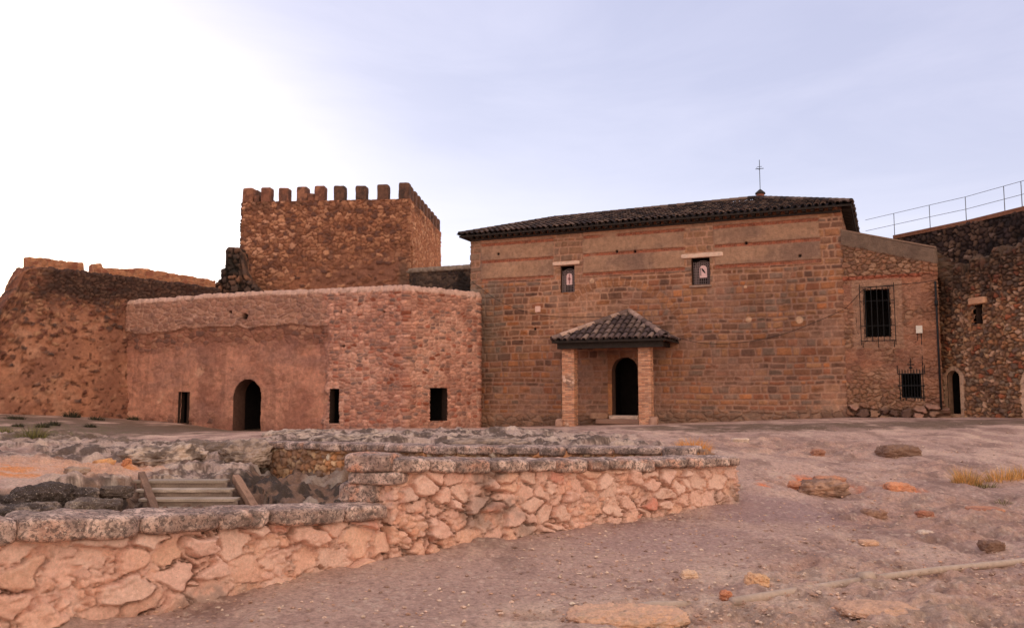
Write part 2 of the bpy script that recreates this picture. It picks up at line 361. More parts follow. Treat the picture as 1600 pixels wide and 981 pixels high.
def recess(name, pl, u0, u1, z0, z1, arch, parent, depth=.5, room=1.6, o0=.03, col=(.2, .12, .09)):
    """the reveal of an opening and the closed room behind it"""
    ol = outline(u0, u1, z0, z1, arch); n = len(ol); V, F = [], []; st = np.linspace(o0, -depth, 5)
    for o in st: V += [pl.pt(u, z, o) for u, z in ol]
    for k in range(4):
        for j in range(n): F.append((k * n + j, (k + 1) * n + j, (k + 1) * n + (j + 1) % n, k * n + (j + 1) % n))
    rm = [(u0 - .25, z0), (u1 + .25, z0), (u1 + .25, z1 + .2), (u0 - .25, z1 + .2)]
    b = len(V); V += [pl.pt(u, z, -depth) for u, z in rm] + [pl.pt(u, z, -depth - room) for u, z in rm]
    for j in range(4): F.append((b + j, b + 4 + j, b + 4 + (j + 1) % 4, b + (j + 1) % 4))
    F.append((b + 4, b + 7, b + 6, b + 5))
    V = np.array(V); cc = np.full((len(V), 3), 1.) * np.array(col); cc[b:] = (.03, .02, .016)  # room painted near black, carrying the shade inside the opening
    return mk(name, V, F, M['wall'], parent, cc, smooth=False)
# ------------------------------------------------------------------ ground
GC = [P(*a) for a in [(100, 975, 6.33), (300, 935, 6.99), (440, 905, 7.58), (600, 872, 8.37), (720, 850, 8.98), (880, 825, 9.81), (1000, 805, 10.6), (1150, 785, 11.5),
      (1600, 981, 6.2), (1600, 877, 8.5), (1600, 760, 12.9), (1600, 700, 18), (1400, 700, 18.3), (1000, 981, 6.2), (1300, 860, 8.7), (1350, 760, 12.9), (1200, 720, 16),
      (1600, 653, 27), (1475, 652, 30), (1318, 652, 30.8), (1180, 657, 32), (980, 662, 33.9), (745, 668, 35.6), (635, 669, 33.4), (515, 670, 34.5), (370, 673, 36), (290, 662, 36.6), (197, 654, 37.6), (0, 646, 33.5),
      (640, 677, 26), (900, 688, 19), (1000, 672, 26), (1130, 702, 15.5), (400, 694, 19), (250, 700, 21), (0, 700, 21), (0, 750, 13.8), (200, 742, 15), (300, 750, 14.8), (-300, 700, 18), (-250, 645, 31),
      (500, 697, 17.6), (800, 701, 15.4)]] + [np.array(a, float) for a in [(0, 0, 0), (-4, 0, 0), (4, 0, .05), (0, 3, 0), (4, 3, .05), (-3, 3, 0), (-12, 5, .1), (14, 10, .5), (-12, 0, 0), (12, 0, .2), (0, -10, 0), (0, 48, .5), (-25, 45, .8), (25, 35, 1.2), (-30, 20, .5), (25, 15, .8)]]
GC = np.array(GC)
def _tps(r): return r * r * np.log(r + 1e-9)
_n = len(GC); _K = _tps(np.hypot(GC[:, None, 0] - GC[None, :, 0], GC[:, None, 1] - GC[None, :, 1])) + np.eye(_n) * .4
_Pm = np.c_[np.ones(_n), GC[:, :2]]; _A = np.block([[_K, _Pm], [_Pm.T, np.zeros((3, 3))]]); _w = np.linalg.solve(_A, np.r_[GC[:, 2], 0, 0, 0])
def gz0(x, y):
    x = np.asarray(x, float); y = np.asarray(y, float); shp = np.broadcast(x, y).shape
    xf = np.broadcast_to(x, shp).ravel(); yf = np.broadcast_to(y, shp).ravel(); res = np.empty(xf.size)
    for i in range(0, xf.size, 40000):
        a, b = xf[i:i + 40000], yf[i:i + 40000]
        res[i:i + 40000] = _tps(np.hypot(a[:, None] - GC[:, 0], b[:, None] - GC[:, 1])) @ _w[:_n] + _w[_n] + _w[_n + 1] * a + _w[_n + 2] * b
    far = ss(28, 48, np.hypot(xf, yf - 18)); res = res * (1 - far) + .4 * far
    return res.reshape(shp)
def G(px, py, lo=3.5, hi=42):
    r = ray(px, py); d = np.exp(np.linspace(math.log(lo), math.log(hi), 400)); z = r[2] * d + EYE; g = gz0(r[0] * d, d)
    k = np.argmax(z < g); k = k if z[k] < g[k] else len(d) - 1
    return np.array([r[0] * d[k], d[k], float(g[k])])
# lines of the low walls (front foot)
W1 = [P(*a)[:2] for a in [(-420, 1010, 5.0), (-120, 1000, 5.75), (100, 975, 6.33), (300, 935, 6.99), (440, 905, 7.58), (592, 874, 8.32)]]
W2 = [P(*a)[:2] for a in [(562, 872, 8.56), (612, 870, 8.42), (720, 850, 8.98), (880, 825, 9.81), (1000, 805, 10.6), (1080, 795, 11.15), (1150, 785, 11.6)]]
W3 = [P(*a)[:2] for a in [(397, 720, 17.4), (540, 725, 16.2), (700, 705, 14.9), (900, 705, 14.0), (1100, 705, 13.2)]]
STEP_A = P(215, 749, 14.8); STEP_B = P(363, 748, 14.8)
STEP_DIR = np.array([.62, -1.0]); NSTEP = 5
pit = [P(*a)[:2] for a in [(-500, 765, 11.5), (-200, 765, 12.9), (0, 762, 13.3), (120, 758, 13.7), (205, 752, 14.4), (217, 748, 14.82), (363, 748, 14.82), (388, 735, 15.9), (392, 720, 17.7), (540, 725, 16.5), (700, 705, 15.2), (900, 705, 14.3), (1100, 705, 13.4)]]
pit += [q + np.array([-.02, .35]) for q in (W2[::-1])] + [q + np.array([-.2, .3]) for q in W1[::-1]]
pit = np.array(pit)
def sdf(x, y, poly):
    d = np.full(x.shape, 1e9); ins = np.zeros(x.shape, bool); n = len(poly)
    for i in range(n):
        a, b = poly[i], poly[(i + 1) % n]; e = b - a; wx, wy = x - a[0], y - a[1]
        t = np.clip((wx * e[0] + wy * e[1]) / (e @ e), 0, 1); d = np.minimum(d, np.hypot(wx - e[0] * t, wy - e[1] * t))
        c1 = (a[1] <= y) != (b[1] <= y); xx = a[0] + (y - a[1]) * e[0] / (e[1] if abs(e[1]) > 1e-9 else 1e-9); ins ^= c1 & (x < xx)
    return np.where(ins, -d, d)
def blob(x, y, px, py, rx, ry, s=0, wob=.5):
    c_ = G(px, py); a = G(px, py - ry); b = G(px, py + ry); rxw = rx * c_[1] / FPX; ryw = max(.12, .5 * abs(a[1] - b[1]))
    d = np.hypot((x - c_[0]) / rxw, (y - c_[1]) / ryw) + wob * (fbm(x * 2.2, y * 2.2, s + 3, 3) - .5) * 2
    return 1 - ss(.6, 1.2, d)
def build_ground():
    th = np.concatenate([np.radians(np.arange(-180, -38, 6.)), np.radians(np.linspace(-38, 38, 860)), np.radians(np.arange(44, 181, 6.))]); th[-1] = math.pi
    r = np.concatenate([np.linspace(.05, 3, 16)[:-1], np.exp(np.linspace(math.log(3), math.log(40), 700)), np.exp(np.linspace(math.log(41), math.log(4500), 40))])
    R, T = np.meshgrid(r, th, indexing='ij'); X, Y = R * np.sin(T), R * np.cos(T)
    Z = gz0(X, Y)
    fa = 1 - ss(34, 45, R); near = 1 - ss(3, 40, R)
    # --- regions
    rocky = np.zeros_like(X)
    for b in [(640, 685, 330, 16, 1), (330, 715, 170, 30, 2), (480, 690, 140, 22, 3), (170, 705, 130, 16, 4), (60, 690, 120, 14, 5), (820, 692, 200, 10, 6)]: rocky = np.maximum(rocky, blob(X, Y, *b))
    outc = np.zeros_like(X)
    for b in [(1285, 760, 90, 13, 11), (1410, 765, 45, 12, 12), (1500, 740, 130, 16, 13), (1480, 810, 190, 40, 14), (1420, 900, 260, 30, 15), (1100, 960, 260, 25, 16), (1500, 950, 260, 40, 17), (1250, 700, 160, 14, 18), (1180, 690, 70, 10, 19)]: outc = np.maximum(outc, blob(X, Y, *b))
    pathm = np.maximum.reduce([blob(X, Y, 300, 1010, 420, 60, 21, .2), blob(X, Y, 700, 925, 330, 60, 22, .2), blob(X, Y, 1000, 855, 230, 45, 23, .2), blob(X, Y, 1200, 810, 110, 30, 24, .2)])
    sdp = sdf(X, Y, pit); wob = (fbm(X * 1.7, Y * 1.7, 41, 4) - .5) * .5
    stepz = 1 - ss(.0, .25, np.abs((X - (STEP_A[0] + STEP_B[0]) / 2) + (Y - STEP_A[1]) * STEP_DIR[0]) - .95)
    stepz *= (Y < 15.1) * (Y > 11)
    nearw3 = ss(380, 400, 800 + X / np.maximum(Y, 1) * FPX) * (Y > 12)
    p_in = (ss(.1, -.55, sdp + wob * (1 - stepz)) * (1 - nearw3) + ss(.0, -.3, sdp) * nearw3) * (sdp < .3)
    # --- relief
    rg = np.abs(fbm(X * 1.1, Y * 2.1, 51, 5) - .5) * 2; rid = 1 - np.clip(rg * 2.2, 0, 1)
    ter = fbm(X * .55, Y * 1.5, 52, 5, .5); q = ter * 9; fl = np.floor(q); ter2 = (fl + ss(.55, 1, q - fl)) / 9
    Z += rocky * fa * ((ter2 - .5) * .42 + rid * .08 + (fbm(X * 3, Y * 5, 54, 5, .6) - .5) * .22)
    ter3 = fbm(X * 1.6 + 4, Y * 2.6, 56, 5, .55) * 8; fl3 = np.floor(ter3); t3 = (fl3 + ss(.5, 1, ter3 - fl3)) / 8
    Z += outc * fa * ((t3 - .5) * .24 + (fbm(X * 6, Y * 6, 57, 5, .6) - .5) * .07)
    Z += fa * (fbm(X * .9, Y * .9, 58, 6, .6) - .5) * .24 * (1 - pathm) * (R > 5) * (1 - .8 * ss(26, 32, R))
    Z += near * (fbm(X * 9, Y * 9, 59, 4, .6) - .5) * (.02 + .04 * (1 - pathm)) + near * (vn(X * 38, Y * 38, 60) - .5) * .006
    ramp = np.clip((14.85 - Y) / 2.3, 0, 1) * .9
    zpit = .2 - (16 - np.clip(Y, 4, 18)) * .1 + (fbm(X * 1.6, Y * 1.6, 61, 5) - .5) * .45 + (np.abs(fbm(X * 3.5, Y * 3.5, 65, 4) - .5) - .1) * .5
    prof = p_in * (1 - stepz)
    bank = (np.abs(fbm(X * 1.5, Y * 1.5, 62, 5) - .5) * 2)
    Z = Z * (1 - prof) + zpit * prof + ss(.05, .5, prof) * (bank - .3) * .35
    Z = np.where((sdp < .05) & (stepz > .3), np.minimum(Z, np.maximum(gz0(X, Y) - .12 - ramp * 1.0, zpit - .1)), Z)
    # blocks of rock on the left bank, dark and undercut
    lb = blob(X, Y, 60, 775, 190, 14, 63, .3); f1, f2, cid, dx, dy = voro(X * 1.15 + .3 * fbm(X, Y, 64), Y * 1.9, 64)
    Z += lb * fa * ss(.02, .3, f2 - f1) * (.05 + .16 * cid)
    # --- colour
    n1 = fbm(X * .9, Y * .9, 71, 5); n2 = fbm(X * 5, Y * 5, 72, 4); n3 = fbm(X * 22, Y * 22, 73, 3)
    col = full(X, G_(172, 140, 134)); col = mix(col, G_(140, 110, 106), ss(.35, .65, n1) * .6)
    gr1 = fbm(X * 2.2, Y * .9, 171, 6, .65); col = mix(col, G_(190, 160, 150), ss(.52, .66, gr1) * .55); col = mix(col, G_(112, 86, 80), ss(.46, .34, gr1) * .55)
    col = mix(col, G_(170, 138, 132), pathm * .75)
    col = mix(col, G_(140, 112, 116), blob(X, Y, 1230, 800, 170, 26, 74) * .7); col = mix(col, G_(150, 120, 122), blob(X, Y, 1000, 840, 200, 25, 75) * .4)
    pale = np.maximum.reduce([blob(X, Y, 1250, 960, 420, 35, 76), blob(X, Y, 1350, 905, 240, 20, 77), blob(X, Y, 1000, 975, 220, 25, 78)])
    col = mix(col, G_(218, 186, 174), pale * ss(.3, .6, n2 + .15) * .95)
    rk = mix(full(X, G_(160, 136, 132)), G_(80, 66, 62), ss(.43, .54, fbm(X * 3.6, Y * 2.0, 79, 6, .68)))
    rk = mix(rk, G_(186, 162, 154), ss(.54, .66, fbm(X * 5, Y * 2.6, 179, 5, .65)) * .8)
    col = mix(col, rk, np.clip(rocky * 1.1, 0, 1) * .92)
    col = mix(col, mix(full(X, G_(168, 130, 120)), G_(120, 92, 84), ss(.45, .6, n2)), outc * .55)
    for b in [(1290, 757, 60, 11, 81), (1410, 765, 26, 9, 82), (1185, 762, 24, 5, 84)]: col = mix(col, G_(225, 130, 92), blob(X, Y, *b) * ss(.38, .6, n2) * .9)  # patches of orange tone mixed over the ground
    # sandy orange track at the left
    tr = np.maximum(blob(X, Y, 40, 733, 200, 14, 85), blob(X, Y, 150, 727, 90, 8, 86)); col = mix(col, G_(190, 145, 128), tr * .85); col = mix(col, G_(205, 128, 72), tr * ss(.5, .66, fbm(X * 1.5, Y * 6, 87, 4)) * .8)
    # dull scrubby soil at the foot of the walls
    for b in [(90, 665, 210, 18, 88), (330, 672, 120, 10, 89), (1380, 664, 300, 7, 90), (1100, 668, 140, 6, 91)]: col = mix(col, G_(98, 78, 68), blob(X, Y, *b) * ss(.2, .5, fbm(X * 1.5, Y * .7, 172, 5)) * .9)
    col = mix(col, G_(92, 82, 60), blob(X, Y, 60, 672, 160, 16, 92) * ss(.5, .62, n2) * .7)
    col = mix(col, G_(196, 172, 164), ss(.66, .74, n3) * near * .5); col = mix(col, G_(110, 84, 78), ss(.36, .28, n3) * near * .35)
    pitc = mix(full(X, G_(116, 90, 80)), G_(66, 54, 50), ss(.42, .58, n2)); pitc = mix(pitc, G_(150, 134, 130), ss(.58, .7, fbm(X * 2.5, Y * 2.5, 93, 5)) * .8)
    col = mix(col, pitc, ss(.04, .3, p_in)); col = mix(col, pitc * .8, lb * .8)
    o = mk('ground', np.dstack([X, Y, Z]), gridF(*X.shape)[:, ::-1], M['ground'], None, col)
    tag(o, None, None, None, 'structure')
build_ground()
def on_ground(px, py): return G(px, py)
# ------------------------------------------------------------------ left curtain wall
def stain(u, z, s, sc=.7): return fbm(u * sc, z * sc, s, 5)
pA0 = P(45, 560, 34.5); pA1 = P(340, 560, 41.5); WA = Plane(pA0, pA1)
sL = 5.2; A_start = WA.pt(-sL, 0)[:2]; WAe = Plane(A_start, pA1)          # runs on beyond the frame
_tx = np.array([WAe.uv(px, py) for px, py in [(-20, 520), (0, 487), (12, 466), (26, 452), (38, 425), (45, 417), (150, 428), (250, 440), (340, 452)]])
_tx = np.r_[[[0, 3.0], [1.2, 3.6]], _tx[_tx[:, 0] > 1.3]]
def topA(s): return np.interp(s, _tx[:, 0], _tx[:, 1]) + .18 * (fbm(s * 1.6, s * 0, 5, 4) - .5) * (s < WAe.u(45)) * 2 + .05 * (fbm(s * 2, s * 0, 6, 3) - .5)
def fieldA(U, Z, ZT):
    m, e, cid, dx, dy = rubble(U, Z, .24, .16, 101, .12)
    base = mix(full(U, V_(146, 96, 74)), V_(124, 80, 63), ss(.4, .65, stain(U, Z, 102))); base = mix(base, V_(158, 112, 90), ss(.58, .72, fbm(U * 2.4, Z * 2.4, 103, 4)) * .6)
    st = pal(cid, [V_(120, 72, 56), V_(92, 60, 50), V_(150, 105, 80), V_(106, 64, 52), V_(84, 62, 56), V_(135, 84, 62)])
    d = ZT - Z                                          # depth below the wall head
    vis = ss(.45, .62, fr(cid, 5) * .5 + .5 * stain(U, Z, 104, .5) + .22 * ss(3.2, 1.2, d)) 
    vis = vis * ss(.45, .75, .55 * fr(cid, 9) + .45 * stain(U, Z, 111, 1.1) + .12 * ss(3.5, 1.5, d)); vis = np.clip(vis + .8 * ss(2.0, 1.2, d + .4 * (stain(U, Z, 105) - .5)), 0, 1)
    col = mix(base, st * .82, m * vis); col = mix(col, V_(70, 44, 36), ss(.35, .1, e) * vis * .3)
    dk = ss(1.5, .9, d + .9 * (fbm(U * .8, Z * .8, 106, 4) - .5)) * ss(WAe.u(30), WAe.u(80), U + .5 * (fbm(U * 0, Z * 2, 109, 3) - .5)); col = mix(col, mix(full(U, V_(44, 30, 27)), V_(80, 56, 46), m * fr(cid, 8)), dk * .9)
    tiny = ss(.70, .76, fbm(U * 7, Z * 8, 107, 2)); col = mix(col, V_(66, 38, 30), tiny * .7)
    h = m * vis * (.03 + .03 * fr(cid, 2)) + (fbm(U * 3, Z * 3, 108, 4) - .5) * .07 - tiny * .03
    return col, h
cw = thing('curtain_wall', 'long reddish plastered curtain wall at the left edge, broken off at its left end', 'castle wall', WA.pt(2, 0))
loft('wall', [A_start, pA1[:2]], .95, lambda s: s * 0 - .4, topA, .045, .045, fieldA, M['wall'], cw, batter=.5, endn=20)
Wp = WAe.off(-.4)
_px = [(45, 402), (90, 407), (129, 411), (130.5, 424), (147, 426), (148, 412), (158, 413), (160, 419), (195, 421), (215, 419), (250, 425), (300, 433), (345, 441)]
_pt = np.array([Wp.uv(*q) for q in _px])
def fieldPar(U, Z, ZT):
    m, e, cid, dx, dy = rubble(U, Z, .3, .2, 121, .1); col = pal(cid, [V_(146, 92, 66), V_(158, 106, 78), V_(124, 74, 56), V_(150, 98, 72)]); col = mix(V_(146, 100, 78) * np.ones_like(col), col, m)
    return col, m * .02 + (fbm(U * 4, Z * 4, 122, 3) - .5) * .04
u45 = Wp.u(45, 410)
loft('parapet', [Wp.pt(u45, 0)[:2], pA1[:2] - WA.n * .4], .4, lambda s: topA(s + u45) - .3, lambda s: np.interp(s + u45, _pt[:, 0], _pt[:, 1]) + .05 * (vn(s * 4, s * 0, 9) - .5), .04, .05, fieldPar, M['wall'], cw)
# ------------------------------------------------------------------ ward wall (the building with the arched gate)
Q0 = P(197, 560, 37.6); Q1 = P(635, 560, 33.4); Q2 = P(746, 560, 35.7)
B1 = Plane(Q0, Q1); B2 = Plane(Q1, Q2, B1.L)
_bt = np.array([B1.uv(197, 474), B1.uv(330, 464), B1.uv(440, 458), B1.uv(520, 456), B1.uv(635, 452), B2.uv(690, 457), B2.uv(746, 463)])
uS = B1.u(513, 560)
opsB = [(B1, (282, 296), (612, 672), 0, 'slit'), (B1, (364.5, 408), (592, 680), 1.0, 'arch'), (B1, (518, 534), (607, 662), 0, 'slit'), (B2, (668, 696), (605, 658), 0, 'window')]
OB = []
for pl, (xa, xb), (ya, yb), ar, kd in opsB:
    u0, z1 = pl.uv(xa, ya); u1 = pl.u(xb, (ya + yb) / 2); u0 = pl.u(xa, (ya + yb) / 2); z0 = pl.z(xa, yb); OB.append((pl, u0, u1, z0, z1, ar, kd))
OB[0] = OB[0][:3] + (0.55,) + OB[0][4:]; OB[1] = OB[1][:3] + (0.1,) + OB[1][4:]
def fieldB(U, Z, ZT):
    d = ZT - Z; n = stain(U, Z, 131); edge = U - uS + .5 * (fbm(U * 0 + 3, Z * 1.5, 132, 3) - .5); right = ss(-.22, .22, edge + .5 * (fbm(U * 3, Z * 3, 144, 3) - .5))
    # left part: red render over stone, pale stone band on top
    m, e, cid, dx, dy = rubble(U, Z, .33, .21, 133, .1, .25)
    stc = pal(cid, [V_(140, 92, 74), V_(118, 76, 62), V_(150, 104, 84), V_(106, 72, 62), V_(128, 84, 66)])
    ren = mix(full(U, V_(166, 112, 92)), V_(140, 90, 74), ss(.35, .65, n)); ren = mix(ren, V_(168, 116, 96), ss(.6, .72, fbm(U * 1.8, Z * 1.8, 134, 4)) * .5)
    ren = mix(ren, V_(104, 68, 58), ss(.55, .7, fbm(U * 3.2, Z * .35, 140, 4)) * .35); ren = mix(ren, V_(180, 134, 112), ss(.7, .76, fbm(U * 1.1, Z * 1.1, 143, 5)) * .7); ren = mix(ren, V_(116, 84, 78), ss(.55, .75, fbm(U * .5, Z * .9, 139, 3)) * .35)
    bandz = 1.36 + .16 * (fbm(U * 1.6, U * 0, 135, 4) - .5) * 2; band = ss(bandz + .03, bandz - .03, d)
    sub = ss(bandz - .02, bandz + .05, d) * ss(bandz + .95, bandz + .3, d + .5 * (n - .5))
    stc = stc * .9; vis = np.clip(band * .9 + sub * 1.0 + ss(1.15, .6, Z - .2 * 0 + .9 * (stain(U, Z, 136, .6) - .5)) * ss(.42, .5, stain(U, Z, 137, .35)) + .4 * ss(.3, .8, fr(cid, 4)), 0, 1)
    mort = mix(mix(ren, V_(166, 124, 108), band), V_(136, 86, 70), sub * .7)
    cl_ = mix(mort, mix(stc, V_(158, 114, 98), band[..., ] * .35), m * vis)
    hl = band * .06 + m * vis * .035 + (fbm(U * 3, Z * 3, 138, 4) - .5) * .06 - ss(.04, 0, np.abs(d - bandz)) * .03
    # right part: rebuilt pinkish rubble with wide joints
    m2, e2, c2, dx2, dy2 = rubble(U, Z, .27, .135, 141, .14, .22, .75)
    st2 = pal(c2, [V_(160, 106, 88), V_(134, 88, 74), V_(116, 82, 72), V_(176, 122, 102), V_(144, 84, 66), V_(106, 80, 72), V_(182, 130, 112), V_(168, 116, 98)])
    st2 = mix(st2, V_(122, 66, 48), (fr(c2, 7) > .93) * 1.)
    cr = mix(mix(full(U, V_(186, 138, 120)), V_(160, 112, 96), ss(.4, .6, n)), st2, m2 * (.55 + .45 * ss(.3, .7, fr(c2, 3)))); hr = .09 + m2 * .03 + (fbm(U * 4, Z * 4, 142, 3) - .5) * .04
    cr = mix(cr, V_(140, 98, 84), ss(.9, .3, Z + .7 * (n - .5)) * .6)
    col = mix(cl_, cr, right); h = hl * (1 - right) + hr * right
    top = ss(.09, .05, d); col = mix(col, V_(178, 138, 122), top * .8)
    col = mix(col, V_(64, 38, 32), ss(.05, .02, np.abs(edge)) * .0)
    for (hx, hy, r) in [(362, 488, .07), (385, 495, .15), (302, 466, .13), (536, 488, .05), (603, 488, .05), (540, 541, .06)]:
        hu, hz = B1.uv(hx, hy); k = ss(r, r * .7, np.hypot(U - hu, Z - hz)); col = mix(col, V_(30, 20, 18), k); h = h - k * .2
    return col, h
wb = thing('ward_building', 'low pink stone building with arched gateway in front of the tower', 'building', B1.pt(6, 0))
loft('wall', [Q0[:2], Q1[:2], Q2[:2]], 3.0, lambda s: s * 0 - .5, lambda s: np.interp(s, _bt[:, 0], _bt[:, 1]) + .03 * (vn(s * 3, s * 0, 4) - .5), .035, .035, fieldB, M['wall'], wb,
     openings=[inside(u0, u1, z0, z1, ar) for pl, u0, u1, z0, z1, ar, kd in OB], endn=24, topn=20)
for pl, u0, u1, z0, z1, ar, kd in OB:
    recess({'slit': 'doorway', 'arch': 'archway', 'window': 'window'}[kd], pl, u0, u1, z0, z1, ar, wb, depth=.8 if kd == 'arch' else .25, room=1.5, o0=.0 if pl is B1 and kd != 'slit' else .16, col=V_(84, 56, 46) if kd == 'arch' else V_(52, 36, 30))  # reveals darkened in colour so the openings read as shaded
# ------------------------------------------------------------------ square tower
T0 = P(376, 400, 45.7)[:2]; T1 = P(638.5, 400, 44.9)[:2]; TF = Plane(T0, T1); SD = 9.6
T2 = T1 - TF.n * SD; T3 = T0 - TF.n * SD; TR = Plane(T1, T2, TF.L)
ztw = .5 * (TF.z(600, 313) + TF.z(430, 314)); zmt = TF.z(590, 289)
slitu = TR.u(641, 430)
def fieldT(U, Z, ZT):
    m, e, cid, dx, dy = rubble(U, Z, .30, .2, 151, .1); n = stain(U, Z, 152, .45)
    st = pal(cid, [V_(122, 78, 58), V_(140, 92, 68), V_(108, 68, 52), V_(158, 108, 82), V_(130, 82, 60), V_(92, 60, 50)])
    st = mix(st, V_(168, 118, 94), (fr(cid, 6) > .8) * ss(6, 2, U) * ss(7.5, 8.5, Z) * .9)
    pl = mix(full(U, V_(134, 84, 63)), V_(118, 76, 60), ss(.35, .65, n)); pc = ss(9.3, 8.0, Z + 2.0 * (stain(U, Z, 153, .5) - .5)) * ss(1.5, 3, U) * ss(TF.L + .1, TF.L - .3, U)
    vis = np.clip(1 - pc * ss(.15, .5, fr(cid, 4)), 0, 1)
    col = mix(mix(full(U, V_(122, 78, 60)), pl, pc), st, m * vis)
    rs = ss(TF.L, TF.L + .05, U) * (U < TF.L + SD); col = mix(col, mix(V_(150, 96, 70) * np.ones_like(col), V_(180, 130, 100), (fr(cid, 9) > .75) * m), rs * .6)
    col = mix(col, V_(76, 62, 52), ss(.4, .1, np.abs(U - TF.L + .25)) * ss(9.5, 8, Z) * .6)
    col = mix(col, V_(70, 46, 38), ss(.8, .2, ZT - Z) * ss(.45, .6, fbm(U, Z * 2, 154, 3)) * .6)
    sl = ss(.2, .16, np.abs(U - slitu)) * (Z > 7.2) * (Z < TR.z(641, 386)); col = mix(col, V_(24, 16, 14), sl)
    return col, m * vis * .045 + (fbm(U * 2.5, Z * 2.5, 155, 4) - .5) * .09 - sl * .25
tw = thing('castle_tower', 'square red stone tower crowned with battlements', 'tower', TF.pt(TF.L / 2, 0, -SD / 2))
loopwall('wall', [T0, T1, T2, T3], [-.5] * 4, [ztw] * 4, [.045, .06, .3, .12], .05, fieldT, M['wall'], tw)
mk('roof_deck', [(*q, ztw - .25) for q in (T0 - TF.d * 0 + TF.d * .1, T1 - TF.d * .1, T2 - TF.d * .1, T3 + TF.d * .1)], [(0, 1, 2, 3)], M['dark'], tw)
def colT(pals, lich=.0):
    pals = np.array(pals)
    def f(Wp_, s):
        b = pals[(s * 7) % len(pals)]; n = fbm3(Wp_, 5, s, 4); n2 = fbm3(Wp_, 14, s + 5, 3)
        c_ = mix(full(n, b), pals[(s * 3 + 1) % len(pals)], ss(.4, .6, n)); return mix(c_, pals[(s + 2) % len(pals)] * .7, ss(.55, .7, n2) * .7)
    return f
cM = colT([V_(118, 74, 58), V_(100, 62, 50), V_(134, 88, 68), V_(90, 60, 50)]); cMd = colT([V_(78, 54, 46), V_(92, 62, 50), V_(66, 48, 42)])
fm = [(378.5, 395), (407, 422.6), (435, 450.5), (463, 479.5), (491, 507), (521, 538), (555, 572), (588.7, 606), (622.5, 639.5)]
for i, (a, b) in enumerate(fm):
    ua, ub = TF.u(a, 300), TF.u(b, 300); hh = zmt - ztw + (0, .02, -.03, 0, .03, .02, 0, .03, .12)[i] + .12
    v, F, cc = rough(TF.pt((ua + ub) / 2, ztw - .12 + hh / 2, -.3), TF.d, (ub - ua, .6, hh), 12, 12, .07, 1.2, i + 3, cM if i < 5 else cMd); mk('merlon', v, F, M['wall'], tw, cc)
for u, wd, hh in [(TF.u(400, 300), .32, .45), (TF.u(485, 300), .4, .5)]:
    v, F, cc = rough(TF.pt(u, ztw + hh / 2 - .05, -.3), TF.d, (wd, .5, hh), 8, 8, .1, 1.2, 17, cM); mk('broken_merlon', v, F, M['wall'], tw, cc)
for side, org, sg in ((0, T1, 1), (1, T0, -1)):
    for k in range(9):
        q = org - TF.n * (.95 + k * (SD - 1.2) / 8) - TF.d * sg * .3
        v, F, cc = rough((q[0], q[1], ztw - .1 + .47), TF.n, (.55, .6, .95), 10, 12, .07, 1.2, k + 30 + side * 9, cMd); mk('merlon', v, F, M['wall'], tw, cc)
# linking wall between tower and church
L0 = TR.pt(TF.L + .3, 0, -.1)[:2]; Lq = Plane(P(636, 430, 45.0), P(740, 430, 43.5)); zl = Lq.z(690, 420)
def fieldL(U, Z, ZT):
    m, e, cid, dx, dy = rubble(U, Z, .3, .22, 161, .12); col = pal(cid, [V_(70, 54, 46), V_(50, 38, 34), V_(92, 70, 58), V_(60, 46, 40)]); n = stain(U, Z, 162, 1.2)
    col = mix(V_(86, 66, 56) * np.ones_like(col), col, m); col = mix(col, V_(28, 22, 20), ss(.5, .65, n) * .8); col = mix(col, V_(128, 106, 92), ss(.16, .1, ZT - Z) * .8)
    return col, m * .04 + ss(.18, .12, ZT - Z) * .06
lw = loft('linking_wall', [Lq.pt(0, 0)[:2], Lq.pt(Lq.L, 0)[:2]], .9, lambda s: s * 0, lambda s: s * 0 + zl, .04, .045, fieldL, M['wall'], None, loc=Lq.pt(1.5, 0)); tag(lw, 'dark stained wall with pale capping between the square tower and the church', 'wall')
# ruined stub left of the tower
def fieldR(U, Z, ZT):
    m, e, cid, dx, dy = rubble(U, Z, .38, .3, 171, .12); col = pal(cid, [V_(92, 64, 52), V_(60, 44, 38), V_(116, 78, 60), V_(74, 54, 46)]); col = mix(V_(40, 30, 28) * np.ones_like(col), col, m)
    return mix(col, V_(30, 26, 22), ss(.5, .65, stain(U, Z, 172, 1.1)) * .8), m * .09 + (fbm(U * 2, Z * 2, 173, 4) - .5) * .14
Rp = Plane(P(338, 430, 43.5), P(402, 430, 43.5)); _rt = np.array([Rp.uv(*q) for q in [(338, 446), (346, 440), (349, 428), (356, 418), (357, 396), (360, 390), (371, 388), (376, 400), (380, 425), (388, 440), (400, 452)]])
rs_ = loft('ruined_wall_stub', [Rp.pt(0, 0)[:2], Rp.pt(Rp.L, 0)[:2]], .9, lambda s: s * 0 + 2, lambda s: np.interp(s, _rt[:, 0], _rt[:, 1]) + .25 * (vn(s * 4, s * 0, 3) - .5), .04, .06, fieldR, M['wall'], None, loc=Rp.pt(.8, 2)); tag(rs_, 'dark jagged stump of ruined wall against the left side of the square tower', 'ruined wall')
